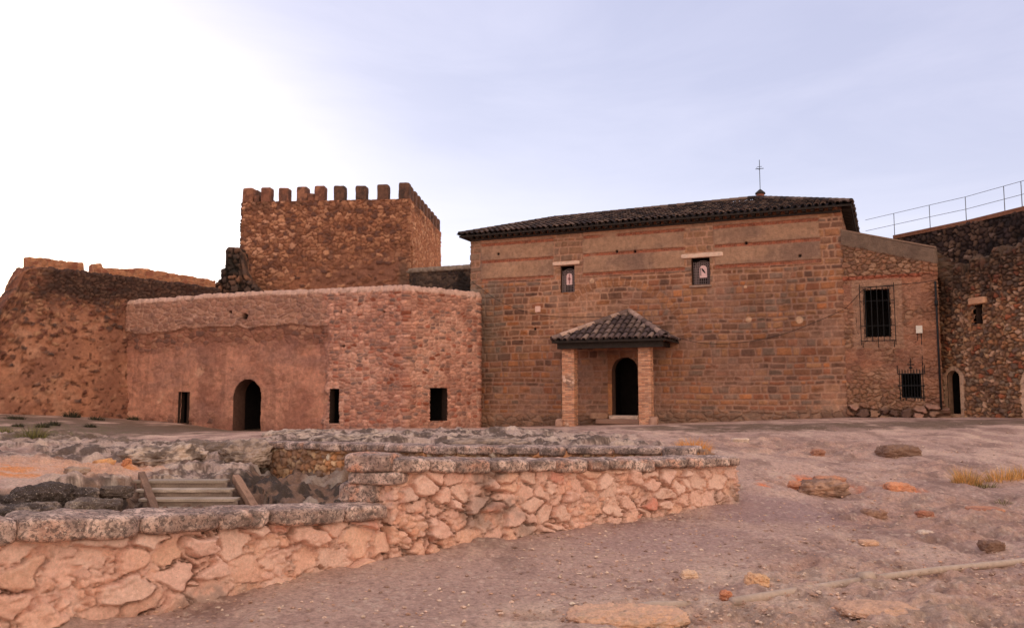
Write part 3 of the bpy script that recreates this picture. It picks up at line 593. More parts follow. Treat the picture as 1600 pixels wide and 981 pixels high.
# ------------------------------------------------------------------ church
cd = np.array([.917, -.399]); cd /= np.hypot(*cd); dpt = P(977, 600, 34)[:2]
tmp = Plane(dpt, dpt + cd); CA = tmp.pt(tmp.u(735, 560), 0)[:2]; CB = tmp.pt(tmp.u(1319, 480), 0)[:2]; CE = tmp.pt(tmp.u(1466, 520), 0)[:2]
CF = Plane(CA, CB); DEP = 8.0; zc = CF.z(905, 359)
CC, CD_ = CB - CF.n * DEP, CA - CF.n * DEP
bz = [CF.z(911, y) for y in (371.5, 399.5, 429.5)]
pan = [(CF.u(a, 400), CF.u(b, 400)) for a, b in ((751, 865), (911, 1070), (1116, 1282))]
wins = []
for (xa, xb, ya, yb) in ((875.5, 898, 415.5, 457), (1080.5, 1109.5, 402, 445)):
    wins.append((CF.u(xa, (ya + yb) / 2), CF.u(xb, (ya + yb) / 2), CF.z((xa + xb) / 2, yb), CF.z((xa + xb) / 2, ya)))
door = (CF.u(956.5, 610), CF.u(998, 610), CF.z(977, 650), CF.z(977, 557.5))
def fieldC(U, Z, ZT):
    front = U < CF.L
    m, d, cid = coursed(U, Z, .24, .36, 201, .03, .05); n = stain(U, Z, 202, .4); n2 = fbm(U * 2.6, Z * 2.6, 203, 4)
    st = pal(cid, [V_(140, 92, 66), V_(122, 80, 60), V_(146, 100, 72), V_(112, 76, 60), V_(146, 92, 62), V_(130, 90, 70), V_(118, 90, 76), V_(134, 82, 60)], .10)
    st = mix(st, st * .8, ss(.5, .7, n2)); st = mix(st, V_(168, 100, 62), (fr(cid, 11) > .985) * .7); st = mix(st, V_(96, 66, 54), (fr(cid, 12) > .94) * 1.)
    mort = mix(full(U, V_(158, 114, 92)), V_(136, 98, 82), ss(.35, .65, n))
    smear = ss(.5, .68, stain(U, Z, 204, .75) + .1 * ss(3.6, 2.2, Z) + .12 * (fr(cid, 5) - .5)) * .8       # render smeared over the joints
    a = m * (1 - .7 * smear); col = mix(mort, st, a); h = a * .032
    stk = ss(.5, .72, fbm(U * 2.4, Z * .22, 215, 5)) * ss(1.5, 4.5, Z); col = mix(col, col * .68, stk * .6); er = ss(.6, .74, fbm(U * 1.3, Z * 2.2, 216, 4)); col = mix(col, col * .62, er * m * .7); h = h - er * m * .03
    # plastered panels between stone piers, brick lacing courses
    inp = np.zeros_like(U)
    for a0, a1 in pan: w_ = .12 * (fbm(U * 0 + a0, Z * 2.2, 205, 3) - .5); inp = np.maximum(inp, ss(a0 - .03, a0 + .03, U + w_) * ss(a1 + .03, a1 - .03, U + w_))
    up_ = ss(bz[2] - .1, bz[2] - .05, Z + .03 * (vn(U * 3, Z * 3, 206) - .5)); pn = inp * up_
    pcol = mix(full(U, V_(146, 108, 86)), V_(118, 88, 74), ss(.3, .7, fbm(U * .7, Z * 1.4, 207, 5))); pcol = mix(pcol, V_(156, 118, 96), ss(.55, .7, n2) * .4)
    pcol = mix(pcol, V_(138, 84, 60), ss(bz[0] + .05, bz[0] + .2, Z) * .6)
    col = mix(col, pcol, pn); h = h * (1 - pn) + pn * (.03 + .012 * fbm(U * 5, Z * 5, 208, 3))
    for b_ in bz:
        br = ss(.075, .05, np.abs(Z - b_ + .015 * (vn(U * 2, Z, 209) - .5))) * inp * ss(.3, .36, vn(U * 1.1, Z * 0 + b_, 210) + .27)
        bj = ((U / .14 + np.floor(Z / .05) * .5) % 1 < .14) | ((Z / .05) % 1 < .22); bc = mix(full(U, V_(150, 84, 60)), V_(110, 62, 48), h2(np.floor(U / .14), np.floor(Z / .05), 211)); bc = mix(bc, V_(138, 96, 78), bj * .8)
        col = mix(col, bc, br); h = h - br * .035
    pier = ss(bz[2], bz[2] + .2, Z) * (1 - inp) * ss(CF.L - .75, CF.L - .8, U) * (U > .5); col = mix(col, mix(V_(112, 92, 80) * np.ones_like(col), V_(142, 98, 70), fr(cid, 9)), pier * .6 * m)
    # relieving arch over the porch, infilled
    ac = (CF.u(960, 560), CF.z(960, 560)); ra = np.hypot(U - ac[0], (Z - ac[1])); ang = np.arctan2(Z - ac[1], U - ac[0]); ar = ss(.16, .12, np.abs(ra - 3.05 + .05 * (n2 - .5))) * (ang > .25) * (ang < 2.2) * front
    cut = np.minimum(np.abs(((ang * 3.05 / .24) % 1) - .5) * 2, 1); vo = mix(full(U, V_(158, 104, 72)), V_(116, 74, 54), h2(np.floor(ang * 3.05 / .24), U * 0, 212)); vo = mix(vo, mort, ss(.82, .9, cut)); col = mix(col, vo, ar * .85)
    # quoins on left corner, lighter dressings by the door and corbels
    q = ss(.55, .5, U) * front; col = mix(col, mix(V_(104, 86, 74) * np.ones_like(col), V_(140, 104, 82), fr(cid, 4)), q * m * .6)
    jm = np.maximum(ss(.52, .5, np.abs(U - (door[0] + door[1]) / 2) - .2) * (U < door[0] + .3), 0) * (Z < door[3] + .1); jr = np.floor(Z / .55); col = mix(col, mix(full(U, V_(168, 108, 68)), V_(120, 76, 54), h2(jr, jr * 0, 213)), jm * .8 * ((Z / .55) % 1 > .04)); h = h * (1 - jm * .6) + jm * .02
    # damp, crumbled foot
    ft = ss(1.55, 1.15, Z - CF_foot(U) + .35 * (n2 - .5)); m3, e3, c3, _, _ = rubble(U, Z, .4, .22, 214, .12); fc = mix(V_(118, 92, 78) * np.ones_like(col), pal(c3, [V_(112, 80, 64), V_(132, 98, 80), V_(92, 68, 56)]), m3)
    col = mix(col, fc, ft * .75 * front); h = h * (1 - ft) + ft * (m3 * .05 + .03)
    gr = ss(.25, .75, ((U - CF.u(745)) / 2.2)); gz_ = (1 - gr) * ss(2, 4, Z) * (Z < bz[2]) * ss(.4, .55, n2 + .05); col = mix(col, V_(112, 96, 84), gz_ * .55)
    for hx, hy in ((779, 397), (964, 393), (992, 393), (1166, 380), (1250, 400), (836, 514)):
        hu, hz = CF.uv(hx, hy); k = ss(.07, .04, np.hypot(U - hu, Z - hz)); col = mix(col, V_(30, 22, 20), k); h = h - k * .06
    for hx, hy, r in ((1170, 499, .13), (1249, 500, .15), (925, 439, .12), (1165, 448, .07)):
        hu, hz = CF.uv(hx, hy); k = ss(r, r * .7, np.hypot(U - hu, Z - hz) + .05 * (n2 - .5)); col = mix(col, V_(205, 160, 130), k * .8)
    return col, h + (n2 - .5) * .02
def CF_foot(U): return np.interp(U, [0, CF.L], [-.0, .35]) - .45
ch = thing('church', 'long brown stone church with tiled hip roof and plaster bands under the eaves', 'church', CF.pt(CF.L / 2, 0, -4))
loopwall('wall', [CA, CB, CC, CD_], [-.4, -.3, -.3, -.4], [zc + .1] * 4, [.026, .08, .2, .08], .026, fieldC, M['wall'], ch, openings=[inside(*w_, 0) for w_ in wins] + [inside(*door, 1.0)], relief=1.15)
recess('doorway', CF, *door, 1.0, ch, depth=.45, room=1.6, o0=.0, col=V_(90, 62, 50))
v, F, cc = rough(CF.pt((door[0] + door[1]) / 2, door[2] - .04, .12), CF.d, (1.15, .6, .15), 12, 12, .05, 1, 3, colT([V_(196, 164, 146), V_(180, 150, 136), V_(170, 138, 124)])); mk('door_step', v, F, M['near'], ch, cc)
v, F, cc = rough(CF.pt((door[0] + door[1]) / 2 - .1, door[2] - .2, .32), CF.d, (1.9, .75, .2), 14, 10, .08, 1, 4, colT([V_(150, 118, 102), V_(130, 96, 82), V_(160, 124, 108)])); mk('door_step', v, F, M['near'], ch, cc)
v, F, cc = rough(CF.pt(door[0] - .5, door[2] + .0, .1), CF.d, (.75, .35, .25), 10, 8, .08, 1, 5, colT([V_(150, 112, 92), V_(140, 100, 80)])); mk('stone_block', v, F, M['near'], ch, cc)
def bars(name, pl, us, zs, z0, z1, u0, u1, o, r, parent, m_='iron'):
    parts = [tube([pl.pt(u, z0, o), pl.pt(u, z1, o)], r, 6) for u in us] + [tube([pl.pt(u0, z, o), pl.pt(u1, z, o)], r, 6) for z in zs]
    v, F = cat(parts); return mk(name, v, F, M[m_], parent, smooth=False)
def panel(name, pl, ol, o, th, mat, parent, col=None):
    n = len(ol); V = [pl.pt(u, z, o) for u, z in ol] + [pl.pt(u, z, o - th) for u, z in ol]
    F = [tuple(range(n)), tuple(range(n, 2 * n))[::-1]] + [(j, j + n, (j + 1) % n + n, (j + 1) % n) for j in range(n)]
    return mk(name, V, F, mat, parent, col, smooth=False)
glassm = material('pale_stained_glass', .35, False, V_(226, 178, 172), bump=None, vary=.12); glassd = material('dark_figured_glass', .35, False, V_(104, 50, 52), bump=None, vary=.2); latm = material('grey_leaded_lattice', .6, False, V_(112, 92, 90), bump=None, vary=.15)
for i, (u0, u1, z0, z1) in enumerate(wins):
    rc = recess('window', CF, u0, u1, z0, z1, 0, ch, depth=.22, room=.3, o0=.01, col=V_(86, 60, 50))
    wd, hg = u1 - u0, z1 - z0; uc = u0 + wd * (.56 if i == 0 else .6); pw = wd * .2; zb_, zt_ = z0 + hg * (.3 if i == 0 else .27), z0 + hg * (.74 if i == 0 else .72)
    lat = []; zz = z0 + .05
    for k in range(9): u = u0 + .06 + k * (wd - .12) / 8; lat.append(tube([CF.pt(u, z0 + .03, -.15), CF.pt(u, z1 - .16, -.15)], .010, 5))
    for k in range(9): z = z0 + .05 + k * (hg - .25) / 8; lat.append(tube([CF.pt(u0 + .04, z, -.155), CF.pt(u1 - .04, z, -.155)], .009, 5))
    for rr_ in (pw + .06, pw + .12, pw + .18):                       # arched mouldings round the little light
        lat.append(tube([CF.pt(uc + rr_ * math.cos(t), zt_ - pw + rr_ * math.sin(t), -.14) for t in np.linspace(0, math.pi, 11)], .011, 5)); lat += [tube([CF.pt(uc + sg * rr_, z0 + .04, -.14), CF.pt(uc + sg * rr_, zt_ - pw, -.14)], .011, 5) for sg in (-1, 1)]
    v, F = cat(lat); mk('lattice', v, F, latm, rc, smooth=False)
    gp = panel('arched_pane', CF, outline(uc - pw, uc + pw, zb_, zt_, 1.0), -.12, .02, glassm, rc)
    if i == 0:
        ps = [tube([CF.pt(uc, zb_ + .03, -.112), CF.pt(uc, zt_ - .03, -.112)], .014, 5)] + [tube([CF.pt(uc - .07 * math.cos(a), (zb_ + zt_) / 2 - .08 * math.sin(a), -.112), CF.pt(uc + .07 * math.cos(a), (zb_ + zt_) / 2 + .08 * math.sin(a), -.112)], .01, 5) for a in (0, .9, -.9)]
        v, F = cat(ps); mk('pane_ornament', v, F, glassd, rc, smooth=False)
    else:
        ps = [tube([CF.pt(uc - .05, zt_ - .12, -.112), CF.pt(uc + .0, zt_ - .2, -.112), CF.pt(uc + .07, zt_ - .3, -.112)], [.02, .035, .02], 6), tube([CF.pt(uc - .1, zt_ - .1, -.112), CF.pt(uc - .09, zb_ + .08, -.112)], .012, 5)]
        v, F = cat(ps); mk('pane_ornament', v, F, M['iron'], rc, smooth=False)
cLin = colT([V_(205, 166, 146), V_(188, 150, 130), V_(214, 178, 158)])
for (xa, xb, y, hh) in ((864, 906, 411.5, .15), (1064, 1130, 399, .17)):
    ua, ub = CF.u(xa, y), CF.u(xb, y); v, F, cc = rough(CF.pt((ua + ub) / 2, CF.z((xa + xb) / 2, y), .0), CF.d, (ub - ua, .16, hh), 16, 8, .14, .9, xa % 9, cLin); mk('window_lintel', v, F, M['near'], ch, cc)
v, F, cc = rough(CF.pt(CF.u(1095, 447), CF.z(1095, 447.5), .02), CF.d, (.85, .2, .07), 8, 10, .1, 1, 4, colT([V_(140, 112, 98), V_(120, 94, 82)])); mk('window_sill', v, F, M['near'], ch, cc)
v, F = obox(CF.pt(CF.u(841, 483), CF.z(841, 483), .03), CF.d, (.23, .05, .24)); mk('wall_plaque', v, F, material('white_plaque', .6, False, V_(225, 176, 158), bump=None, vary=.1), ch, smooth=False)
# tiled roof
def tiles(A, B, upv, vmax, pitch=.22, L=.42, r=.085, s=0, pal_=None):
    """clay barrel tiles on a plane: eave A->B, up-slope unit vector upv, vmax(u) length of slope at u. returns parts V,F,col"""
    rg = np.random.default_rng(s); A = np.array(A, float); B = np.array(B, float); W = np.linalg.norm(B - A); e = (B - A) / W; upv = np.array(upv) / np.linalg.norm(upv); nn = np.cross(e, upv); nn = nn if nn[2] > 0 else -nn
    Vs, Fs, Cs = [], [], []; o = 0; ncol = int(W / pitch) + 1; pal_ = np.array(pal_)
    for j in range(2 * ncol):
        cover = j % 2 == 0; u = (j / 2 + .25) * pitch; vm = vmax(min(max(u, 0), W)) if -.1 < u < W + .1 else 0
        k = 0
        while True:
            v0 = k * L - (.06 if k == 0 and cover else 0)
            if v0 > vm - .04: break
            v1 = min(v0 + L * 1.12, vm + .03); m_ = 6; ring = []
            ju, jv = rg.normal(0, .006), rg.normal(0, .012); lift = rg.uniform(0, .012)
            for (v, rr, hh) in ((v0 + jv, r * 1.05, .045 + lift), (v1 + jv, r * .82, .01)):
                for a in np.linspace(0, math.pi, m_ + 1):
                    if cover: q = A + e * (u + ju + rr * math.cos(a)) + upv * v + nn * (rr * .8 * math.sin(a) + hh)
                    else: q = A + e * (u + ju + rr * math.cos(a)) + upv * v + nn * (.03 - rr * .75 * math.sin(a) + hh * .3)
                    ring.append(q)
            if cover:                                                       # thickness at the open lower end
                for a in np.linspace(0, math.pi, m_ + 1): ring.append(A + e * (u + ju + (r - .018) * math.cos(a)) + upv * (v0 + jv) + nn * ((r - .018) * .8 * math.sin(a) + .035 + lift))
                for a in range(m_): Fs.append((o + a, o + a + 1, o + 2 * (m_ + 1) + a + 1, o + 2 * (m_ + 1) + a))
            for a in range(m_): Fs.append((o + a, o + m_ + 1 + a, o + m_ + 2 + a, o + a + 1))
            c_ = pal_[rg.integers(len(pal_))] * rg.uniform(.85, 1.15) * (1 if cover else .55); Vs += ring; Cs += [c_] * len(ring); o += len(ring); k += 1  # pans darker than covers: shade of the channels put into their colour
    return np.array(Vs), Fs, np.array(Cs)
def ridge_tiles(a, b, r=.12, L=.4, s=0, pal_=None, mortar=None):
    a = np.array(a, float); b = np.array(b, float); W = np.linalg.norm(b - a); e = (b - a) / W; sd = np.cross(e, [0, 0, 1.]); sd /= np.linalg.norm(sd); up = np.cross(sd, e); rg = np.random.default_rng(s); Vs, Fs, Cs = [], [], []; o = 0; pal_ = np.array(pal_)
    for k in range(int(W / L) + 1):
        for (v, rr) in ((k * L, r), (min((k + 1.1) * L, W + .05), r * .85)):
            for t in np.linspace(-.2, math.pi + .2, 8): Vs.append(a + e * v + sd * rr * math.cos(t) + up * (rr * math.sin(t)))
        for t in range(7): Fs.append((o + t, o + t + 1, o + 9 + t, o + 8 + t))
        c_ = pal_[rg.integers(len(pal_))] * rg.uniform(.8, 1.2); Cs += [c_] * 16; o += 16
    return np.array(Vs), Fs, np.array(Cs)
def hiproof(name, plf, W, depth, ov, ez, ridge, parent, pitch, L, r, palr, under=True, open_back=False, s=0, hippal=None):
    """hip roof over the rectangle on plane plf; ridge = ((u,z),(u,z)) at mid depth (or at the wall when open_back)"""
    c0, c1 = plf.pt(-ov, ez, ov), plf.pt(W + ov, ez, ov); c2, c3 = plf.pt(W + ov, ez, -depth - (0 if open_back else ov)), plf.pt(-ov, ez, -depth - (0 if open_back else ov))
    md = -depth if open_back else -depth / 2
    r0, r1 = plf.pt(ridge[0][0], ridge[0][1], md), plf.pt(ridge[1][0], ridge[1][1], md)
    faces = [(c0, c1, r1, r0), (c1, c2, r1, r1), (c3, c0, r0, r0)] + ([] if open_back else [(c2, c3, r0, r1)])
    rf = None; Vs, Fs, Cs = [], [], []; o = 0
    for k, (a, b, p, q) in enumerate(faces):
        e = (b - a) / np.linalg.norm(b - a); mid = (p + q) / 2 - a; upv = mid - e * (mid @ e); upv /= np.linalg.norm(upv)
        W_ = np.linalg.norm(b - a); pu, qu = (p - a) @ e, (q - a) @ e; pv, qv = (p - a) @ upv, (q - a) @ upv
        lo, hi = min(pu, qu), max(pu, qu); lv, hv = (qv, pv) if qu < pu else (pv, qv)
        vm = lambda u, lo=lo, hi=hi, lv=lv, hv=hv, W_=W_: float(np.interp(u, [0, max(lo, 1e-3), max(hi, lo + 1e-3), W_], [0, lv, hv, 0]))
        v, f, c_ = tiles(a, b, upv, vm, pitch, L, r, s + k, palr); Vs.append(v); Cs.append(c_); Fs += [tuple(i + o for i in t) for t in f]; o += len(v)
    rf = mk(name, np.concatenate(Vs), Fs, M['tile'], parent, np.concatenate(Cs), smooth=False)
    hp = [(c0, r0), (c1, r1)] + ([(r0, r1)] if np.linalg.norm(r0 - r1) > .3 else []) + ([] if open_back else [(c2, r1), (c3, r0)])
    Vs, Fs, Cs = [], [], []; o = 0
    for k, (a, b) in enumerate(hp):
        v, f, c_ = ridge_tiles(a + np.array([0, 0, .05]), b + np.array([0, 0, .06]), r * 1.25, L * .9, s + 7 + k, hippal if hippal is not None else palr); Vs.append(v); Cs.append(c_); Fs += [tuple(i + o for i in t) for t in f]; o += len(v)
    mk('ridge_tiles', np.concatenate(Vs), Fs, M['tile'], rf, np.concatenate(Cs), smooth=False)
    dk = np.array([c0, c1, c2, c3, r0, r1]) - np.array([0, 0, .03]); dk2 = dk - np.array([0, 0, .07])
    f = [(0, 1, 5, 4), (1, 2, 5), (3, 0, 4)] + ([(2, 3, 4, 5)] if not open_back else []); f2 = [tuple(i + 6 for i in t[::-1]) for t in f]; sd_ = [(0, 6, 7, 1), (1, 7, 8, 2), (3, 9, 6, 0)] + ([(2, 8, 9, 3)] if not open_back else [])
    mk('roof_boards', np.concatenate([dk, dk2]), f + f2 + sd_, M['wood'], rf, smooth=False)
    return rf, (c0, c1, c2, c3, r0, r1)
ROOFP = [V_(66, 48, 43), V_(50, 38, 36), V_(78, 60, 53), V_(44, 34, 33), V_(90, 70, 61)]
RPl = CF.off(-DEP / 2); ra_, rb_ = RPl.uv(868, 341), RPl.uv(1182, 308)
rf, rc_ = hiproof('roof', CF, CF.L, DEP, .38, zc + .1, ((ra_[0], ra_[1] - .05), (rb_[0], rb_[1] - .1)), ch, .24, .42, .092, ROOFP, s=5)
# eave corbel course of tile ends under the overhang
for k in range(int(CF.L / .3)): v, F = obox(CF.pt(.15 + k * .3, zc + .0, .14), CF.d, (.13, .34, .12)); mk('eave_corbel', v, F, M['wood'], ch, smooth=False)
for k in range(int(DEP / .3)): q = CB - CF.n * (.15 + k * .3) + CF.d * .14; v, F = obox((q[0], q[1], zc), CF.d, (.34, .13, .12)); mk('eave_corbel', v, F, M['wood'], ch, smooth=False)
v, F = cat([obox(CF.pt(CF.L / 2, zc - .1, .03), CF.d, (CF.L, .12, .08))]); mk('eave_course', v, F, M['dark'], ch, smooth=False)
# finial: small brick drum with a cap and an iron cross
fc_ = RPl.pt(RPl.uv(1188, 306)[0] , 0)[:2]; fz = rb_[1] - .12; ft = RPl.z(1188, 303.5)
parts = [tube([(fc_[0], fc_[1], fz - .1), (fc_[0], fc_[1], ft)], .17, 10)]; v, F = cat(parts); fin = mk('finial_drum', v, F, material('old_brick', color=V_(120, 70, 56), vcol=False, bump=(40, .02)), ch, smooth=False)
v, F = cat([tube([(fc_[0], fc_[1], ft), (fc_[0], fc_[1], ft + .05), (fc_[0], fc_[1], ft + .2)], [.22, .21, .04], 10)]); mk('finial_cap', v, F, M['wood'], fin, smooth=False)
zt_ = RPl.z(1187, 250); cu = CF.d; c3d = lambda u, z: (fc_[0] + cu[0] * u, fc_[1] + cu[1] * u, z); H = zt_ - ft
v, F = cat([tube([c3d(0, ft + .15), c3d(0, zt_)], .014, 6), tube([c3d(-.17, ft + .70 * H + .06), c3d(.17, ft + .70 * H + .06)], .014, 6), tube([c3d(-.1, ft + .80 * H), c3d(.1, ft + .8 * H)], .01, 6), tube([c3d(-.13, ft + .78 * H), c3d(0, ft + .70 * H)], .008, 5)]); mk('iron_cross', v, F, M['iron'], fin, smooth=False)
# ------------------------------------------------------------------ annex with grilled windows
AF = Plane(CB - CF.d * .02, CE); AF = AF.off(-.02); a0z, a1z = AF.z(1322, 361), AF.z(1462, 389)
aw = []
for (xa, xb, ya, yb) in ((1351, 1391.5, 451.5, 527), (1408, 1440.5, 583, 622)):
    aw.append((AF.u(xa, (ya + yb) / 2), AF.u(xb, (ya + yb) / 2), AF.z((xa + xb) / 2, yb), AF.z((xa + xb) / 2, ya)))
def fieldX(U, Z, ZT):
    d = ZT - Z; n = stain(U, Z, 221, .8); n2 = fbm(U * 3, Z * 3, 222, 4); m, e, cid, dx, dy = rubble(U, Z, .22, .15, 223, .12)
    col = pal(cid, [V_(120, 80, 62), V_(100, 68, 54), V_(146, 106, 84), V_(130, 86, 64)]); col = mix(V_(144, 106, 84) * np.ones_like(col), col, m * .8)
    zb1 = AF.z(1400, 432); br = ss(.09, .06, np.abs(Z - zb1)); col = mix(col, V_(142, 74, 54), br * .85)
    pl = ss(zb1, zb1 - .1, Z) * ss(2.0, 2.3, Z + .8 * (n - .5)); pc = mix(full(U, V_(146, 98, 78)), V_(120, 74, 60), ss(.4, .6, n)); pc = mix(pc, V_(158, 96, 70), ss(.5, .64, fbm(U * 1.2, Z * 4, 224, 3)) * .6)
    ww = aw[0]; halo = ss(.42, .36, np.maximum(np.abs(U - (ww[0] + ww[1]) / 2) - (ww[1] - ww[0]) / 2, np.abs(Z - (ww[2] + ww[3]) / 2) - (ww[3] - ww[2]) / 2) + .1 * (n2 - .5)); pc = mix(pc, V_(150, 110, 90), halo)
    pl = pl * (.2 + .75 * ss(.42, .6, stain(U, Z, 229, 1.3) + .3 * halo)); pl = pl * .75; col = mix(col, pc, pl * .9); h = m * .045 * (1 - pl) + pl * .03
    cem = ss(.55, .48, d + .08 * (n2 - .5)); col = mix(col, mix(V_(112, 88, 74) * np.ones_like(col), V_(90, 70, 60), n2), cem); h = h * (1 - cem) + cem * .06
    md = ss(2.9, 2.6, Z + .5 * (n - .5)) * ss(.35, .5, stain(U, Z, 226, .6)); col = mix(col, V_(152, 112, 90), md * .5)
    ft = ss(1.5, 1.2, Z + .5 * (n2 - .5)); m3, e3, c3, _, _ = rubble(U, Z, .36, .26, 225, .14); fc = mix(V_(110, 80, 66) * np.ones_like(col), pal(c3, [V_(118, 80, 62), V_(140, 102, 82), V_(90, 64, 54), V_(150, 108, 92)]), m3); col = mix(col, fc, ft); h = h * (1 - ft) + ft * (m3 * .14 + .03 * n2)
    q = ss(AF.L - .5, AF.L - .46, U) * (U < AF.L + .4) * (1 - cem) * (1 - ft); qr = np.floor(Z / .33); col = mix(col, mix(full(U, V_(146, 98, 74)), V_(116, 76, 60), h2(qr, qr * 0, 226)), q * .8 * ((Z / .33) % 1 > .07))
    return col, h + (n2 - .5) * .02
an = thing('annex_building', 'low stone annex with sloping cement top and two iron grilled windows, right of the church', 'building', AF.pt(1.6, 0, -2))
A2, A3 = AF.pt(AF.L, 0, -4.5)[:2], AF.pt(0, 0, -4.5)[:2]
loopwall('wall', [AF.pt(0, 0)[:2], AF.pt(AF.L, 0)[:2], A2, A3], [-.3] * 4, [a0z, a1z, a1z, a0z], [.026, .06, .2, .2], .026, fieldX, M['wall'], an, openings=[inside(*w_, 0) for w_ in aw])
v = [AF.pt(-.0, a0z + .01, .08), AF.pt(AF.L + .06, a1z + .01, .08), AF.pt(AF.L + .06, a1z + .01, -4.55), AF.pt(0, a0z + .01, -4.55)]; v = np.array(v); v = np.concatenate([v, v + np.array([0, 0, .06])])
mk('roof_slab', v, [(0, 3, 2, 1), (4, 5, 6, 7), (0, 1, 5, 4), (1, 2, 6, 5), (2, 3, 7, 6), (3, 0, 4, 7)], material('rough_cement', color=V_(112, 86, 72), vcol=False, bump=(30, .02)), an, smooth=False)
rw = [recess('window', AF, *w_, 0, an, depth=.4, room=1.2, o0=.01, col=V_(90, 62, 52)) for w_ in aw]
u0, u1, z0, z1 = aw[0]; o = .22; U0, U1, Z0, Z1 = AF.u(1344.5, 490), AF.u(1398, 490), AF.z(1370, 534), AF.z(1370, 449)
parts = []
for u in np.linspace(U0, U1, 7): parts.append(tube([AF.pt(u, Z0 - (.12 if u in (U0, U1) else 0), o), AF.pt(u, Z1 + (.12 if u in (U0, U1) else 0), o)], .014, 6))
for z in (Z0 + .03, Z0 + .55, Z1 - .5, Z1): parts.append(tube([AF.pt(U0, z, o), AF.pt(U1, z, o)], .014, 6)); parts += [tube([AF.pt(u, z, o), AF.pt(u, z, -.02)], .013, 6) for u in (U0, U1)]
for u in (U0 + .12, U1 - .12): parts.append(tube([AF.pt(u, Z0, .05), AF.pt(u, Z1, .05)], .012, 6))
for u in (U0 + .05, (U0 + U1) / 2, U1 - .05): parts.append(tube([AF.pt(u, Z0, o), AF.pt(u, Z0 - .16, o * .6), AF.pt(u, Z0 - .2, .0)], .013, 6))
v, F = cat(parts); mk('window_grille', v, F, M['iron'], rw[0], smooth=False)
u0, u1, z0, z1 = aw[1]; o = .07; parts = []
for u in np.linspace(u0 - .04, u1 + .04, 9): parts.append(tube([AF.pt(u, z0 - .09, o), AF.pt(u, z1 + .1, o), AF.pt(u, z1 + .15, o)], [.013, .013, .003], 6))
for z in (z0 + .02, z1 - .02, (z0 + z1) / 2): parts.append(tube([AF.pt(u0 - .1, z, o), AF.pt(u1 + .1, z, o)], .018, 6))
uc = (u0 + u1) / 2 - .0; parts += [tube([AF.pt(uc, z1, o), AF.pt(uc, z1 + .52, o)], .014, 6), tube([AF.pt(uc - .11, z1 + .3, o), AF.pt(uc + .11, z1 + .3, o)], .016, 6), tube([AF.pt(uc - .05, z1 + .19, o), AF.pt(uc + .05, z1 + .19, o)], .03, 6), tube([AF.pt(uc, z1 + .38, o), AF.pt(uc, z1 + .42, o)], .035, 6)]
parts += [tube([AF.pt(u, z1, o), AF.pt(u, z1 + .28, o)], .014, 6) for u in (u0 - .1, u1 + .1)]
v, F = cat(parts); mk('window_grille', v, F, M['iron'], rw[1], smooth=False)
bx_ = AF.uv(1436, 515); v, F = obox(AF.pt(bx_[0], bx_[1], .09), AF.d, (.2, .14, .26)); mb = mk('meter_box', v, F, M['plastic'], an, smooth=False)
v, F = cat([tube([AF.pt(bx_[0] + .06, bx_[1] - .1, .05), AF.pt(bx_[0] + .06, AF.z(1440, 583), .05)], .014, 6), tube([AF.pt(bx_[0] - .06, bx_[1] - .1, .06), AF.pt(bx_[0] - .06, bx_[1] - .38, .05), AF.pt(bx_[0] - .16, bx_[1] - .45, .05)], .01, 6)]); mk('conduit', v, F, M['cable'], mb)
v, F = cat([tube([AF.pt(AF.L - .02, AF.z(1464, 440), .1), AF.pt(AF.L - .02, AF.z(1464, 640), .1)], .035, 8), tube([AF.pt(AF.L - .02, AF.z(1464, 470), .1), AF.pt(AF.L - .02, AF.z(1464, 478), .1)], .06, 8)]); mk('downpipe', v, F, M['cable'], an)
# overhead cables pinned along the facade
def cable(name, pl, pxs, parent, o=.1, r=.014):
    q = []
    for (x, y) in pxs: u, z = pl.uv(x, y); q.append(pl.pt(u, z, o))
    q = np.array(q); t = np.linspace(0, len(q) - 1, 40); pts = np.stack([np.interp(t, range(len(q)), q[:, k]) for k in range(3)], 1)
    k = np.array([.25, .5, .25]); 
    for _ in range(6): pts[1:-1] = .25 * pts[:-2] + .5 * pts[1:-1] + .25 * pts[2:]
    v, F = tube(pts, r, 6); return mk(name, v, F, M['cable'], parent)
cable('facade_cable', CF, [(738, 440), (775, 468), (810, 484), (850, 494), (900, 496), (945, 495)], ch, .07, .009)
cable('facade_cable', CF, [(1058, 527), (1090, 536), (1130, 538), (1180, 533), (1230, 521), (1290, 497), (1318, 484)], ch, .07, .009)
cable('wall_cable', AF, [(1320, 483), (1335, 468), (1350, 450), (1400, 445), (1440, 442), (1463, 438)], an, .06, .009)
cable('wall_cable', AF, [(1338, 462), (1337, 490), (1340, 520), (1348, 535)], an, .04, .008)
# ------------------------------------------------------------------ porch
po = thing('porch', 'small tiled porch on two rough brick pillars over the church door', 'porch', CF.pt(CF.u(950), 0, 1.2))
EZ = CF.z(1061, 541) + .2 ; ul, ur = CF.u(893, 540), CF.u(1061, 541); pk = CF.uv(983, 489)
PD = 2.25; PFp = Plane(CF.pt(ul + .3, 0, PD - .3)[:2], CF.pt(ur - .3, 0, PD - .3)[:2])
PORP = [V_(82, 64, 61), V_(72, 56, 54), V_(96, 76, 70), V_(64, 50, 49), V_(110, 88, 80)]
hiproof('porch_roof', PFp, PFp.L, PD - .3, .3, EZ, ((pk[0] - ul - .3 - .05, pk[1]), (pk[0] - ul - .3 + .05, pk[1])), po, .25, .42, .1, PORP, open_back=True, s=31, hippal=[V_(110, 86, 78), V_(150, 118, 104), V_(90, 70, 64)])
parts = [obox(PFp.pt(PFp.L / 2, EZ - .2, .02), CF.d, (PFp.L + .3, .18, .24))]
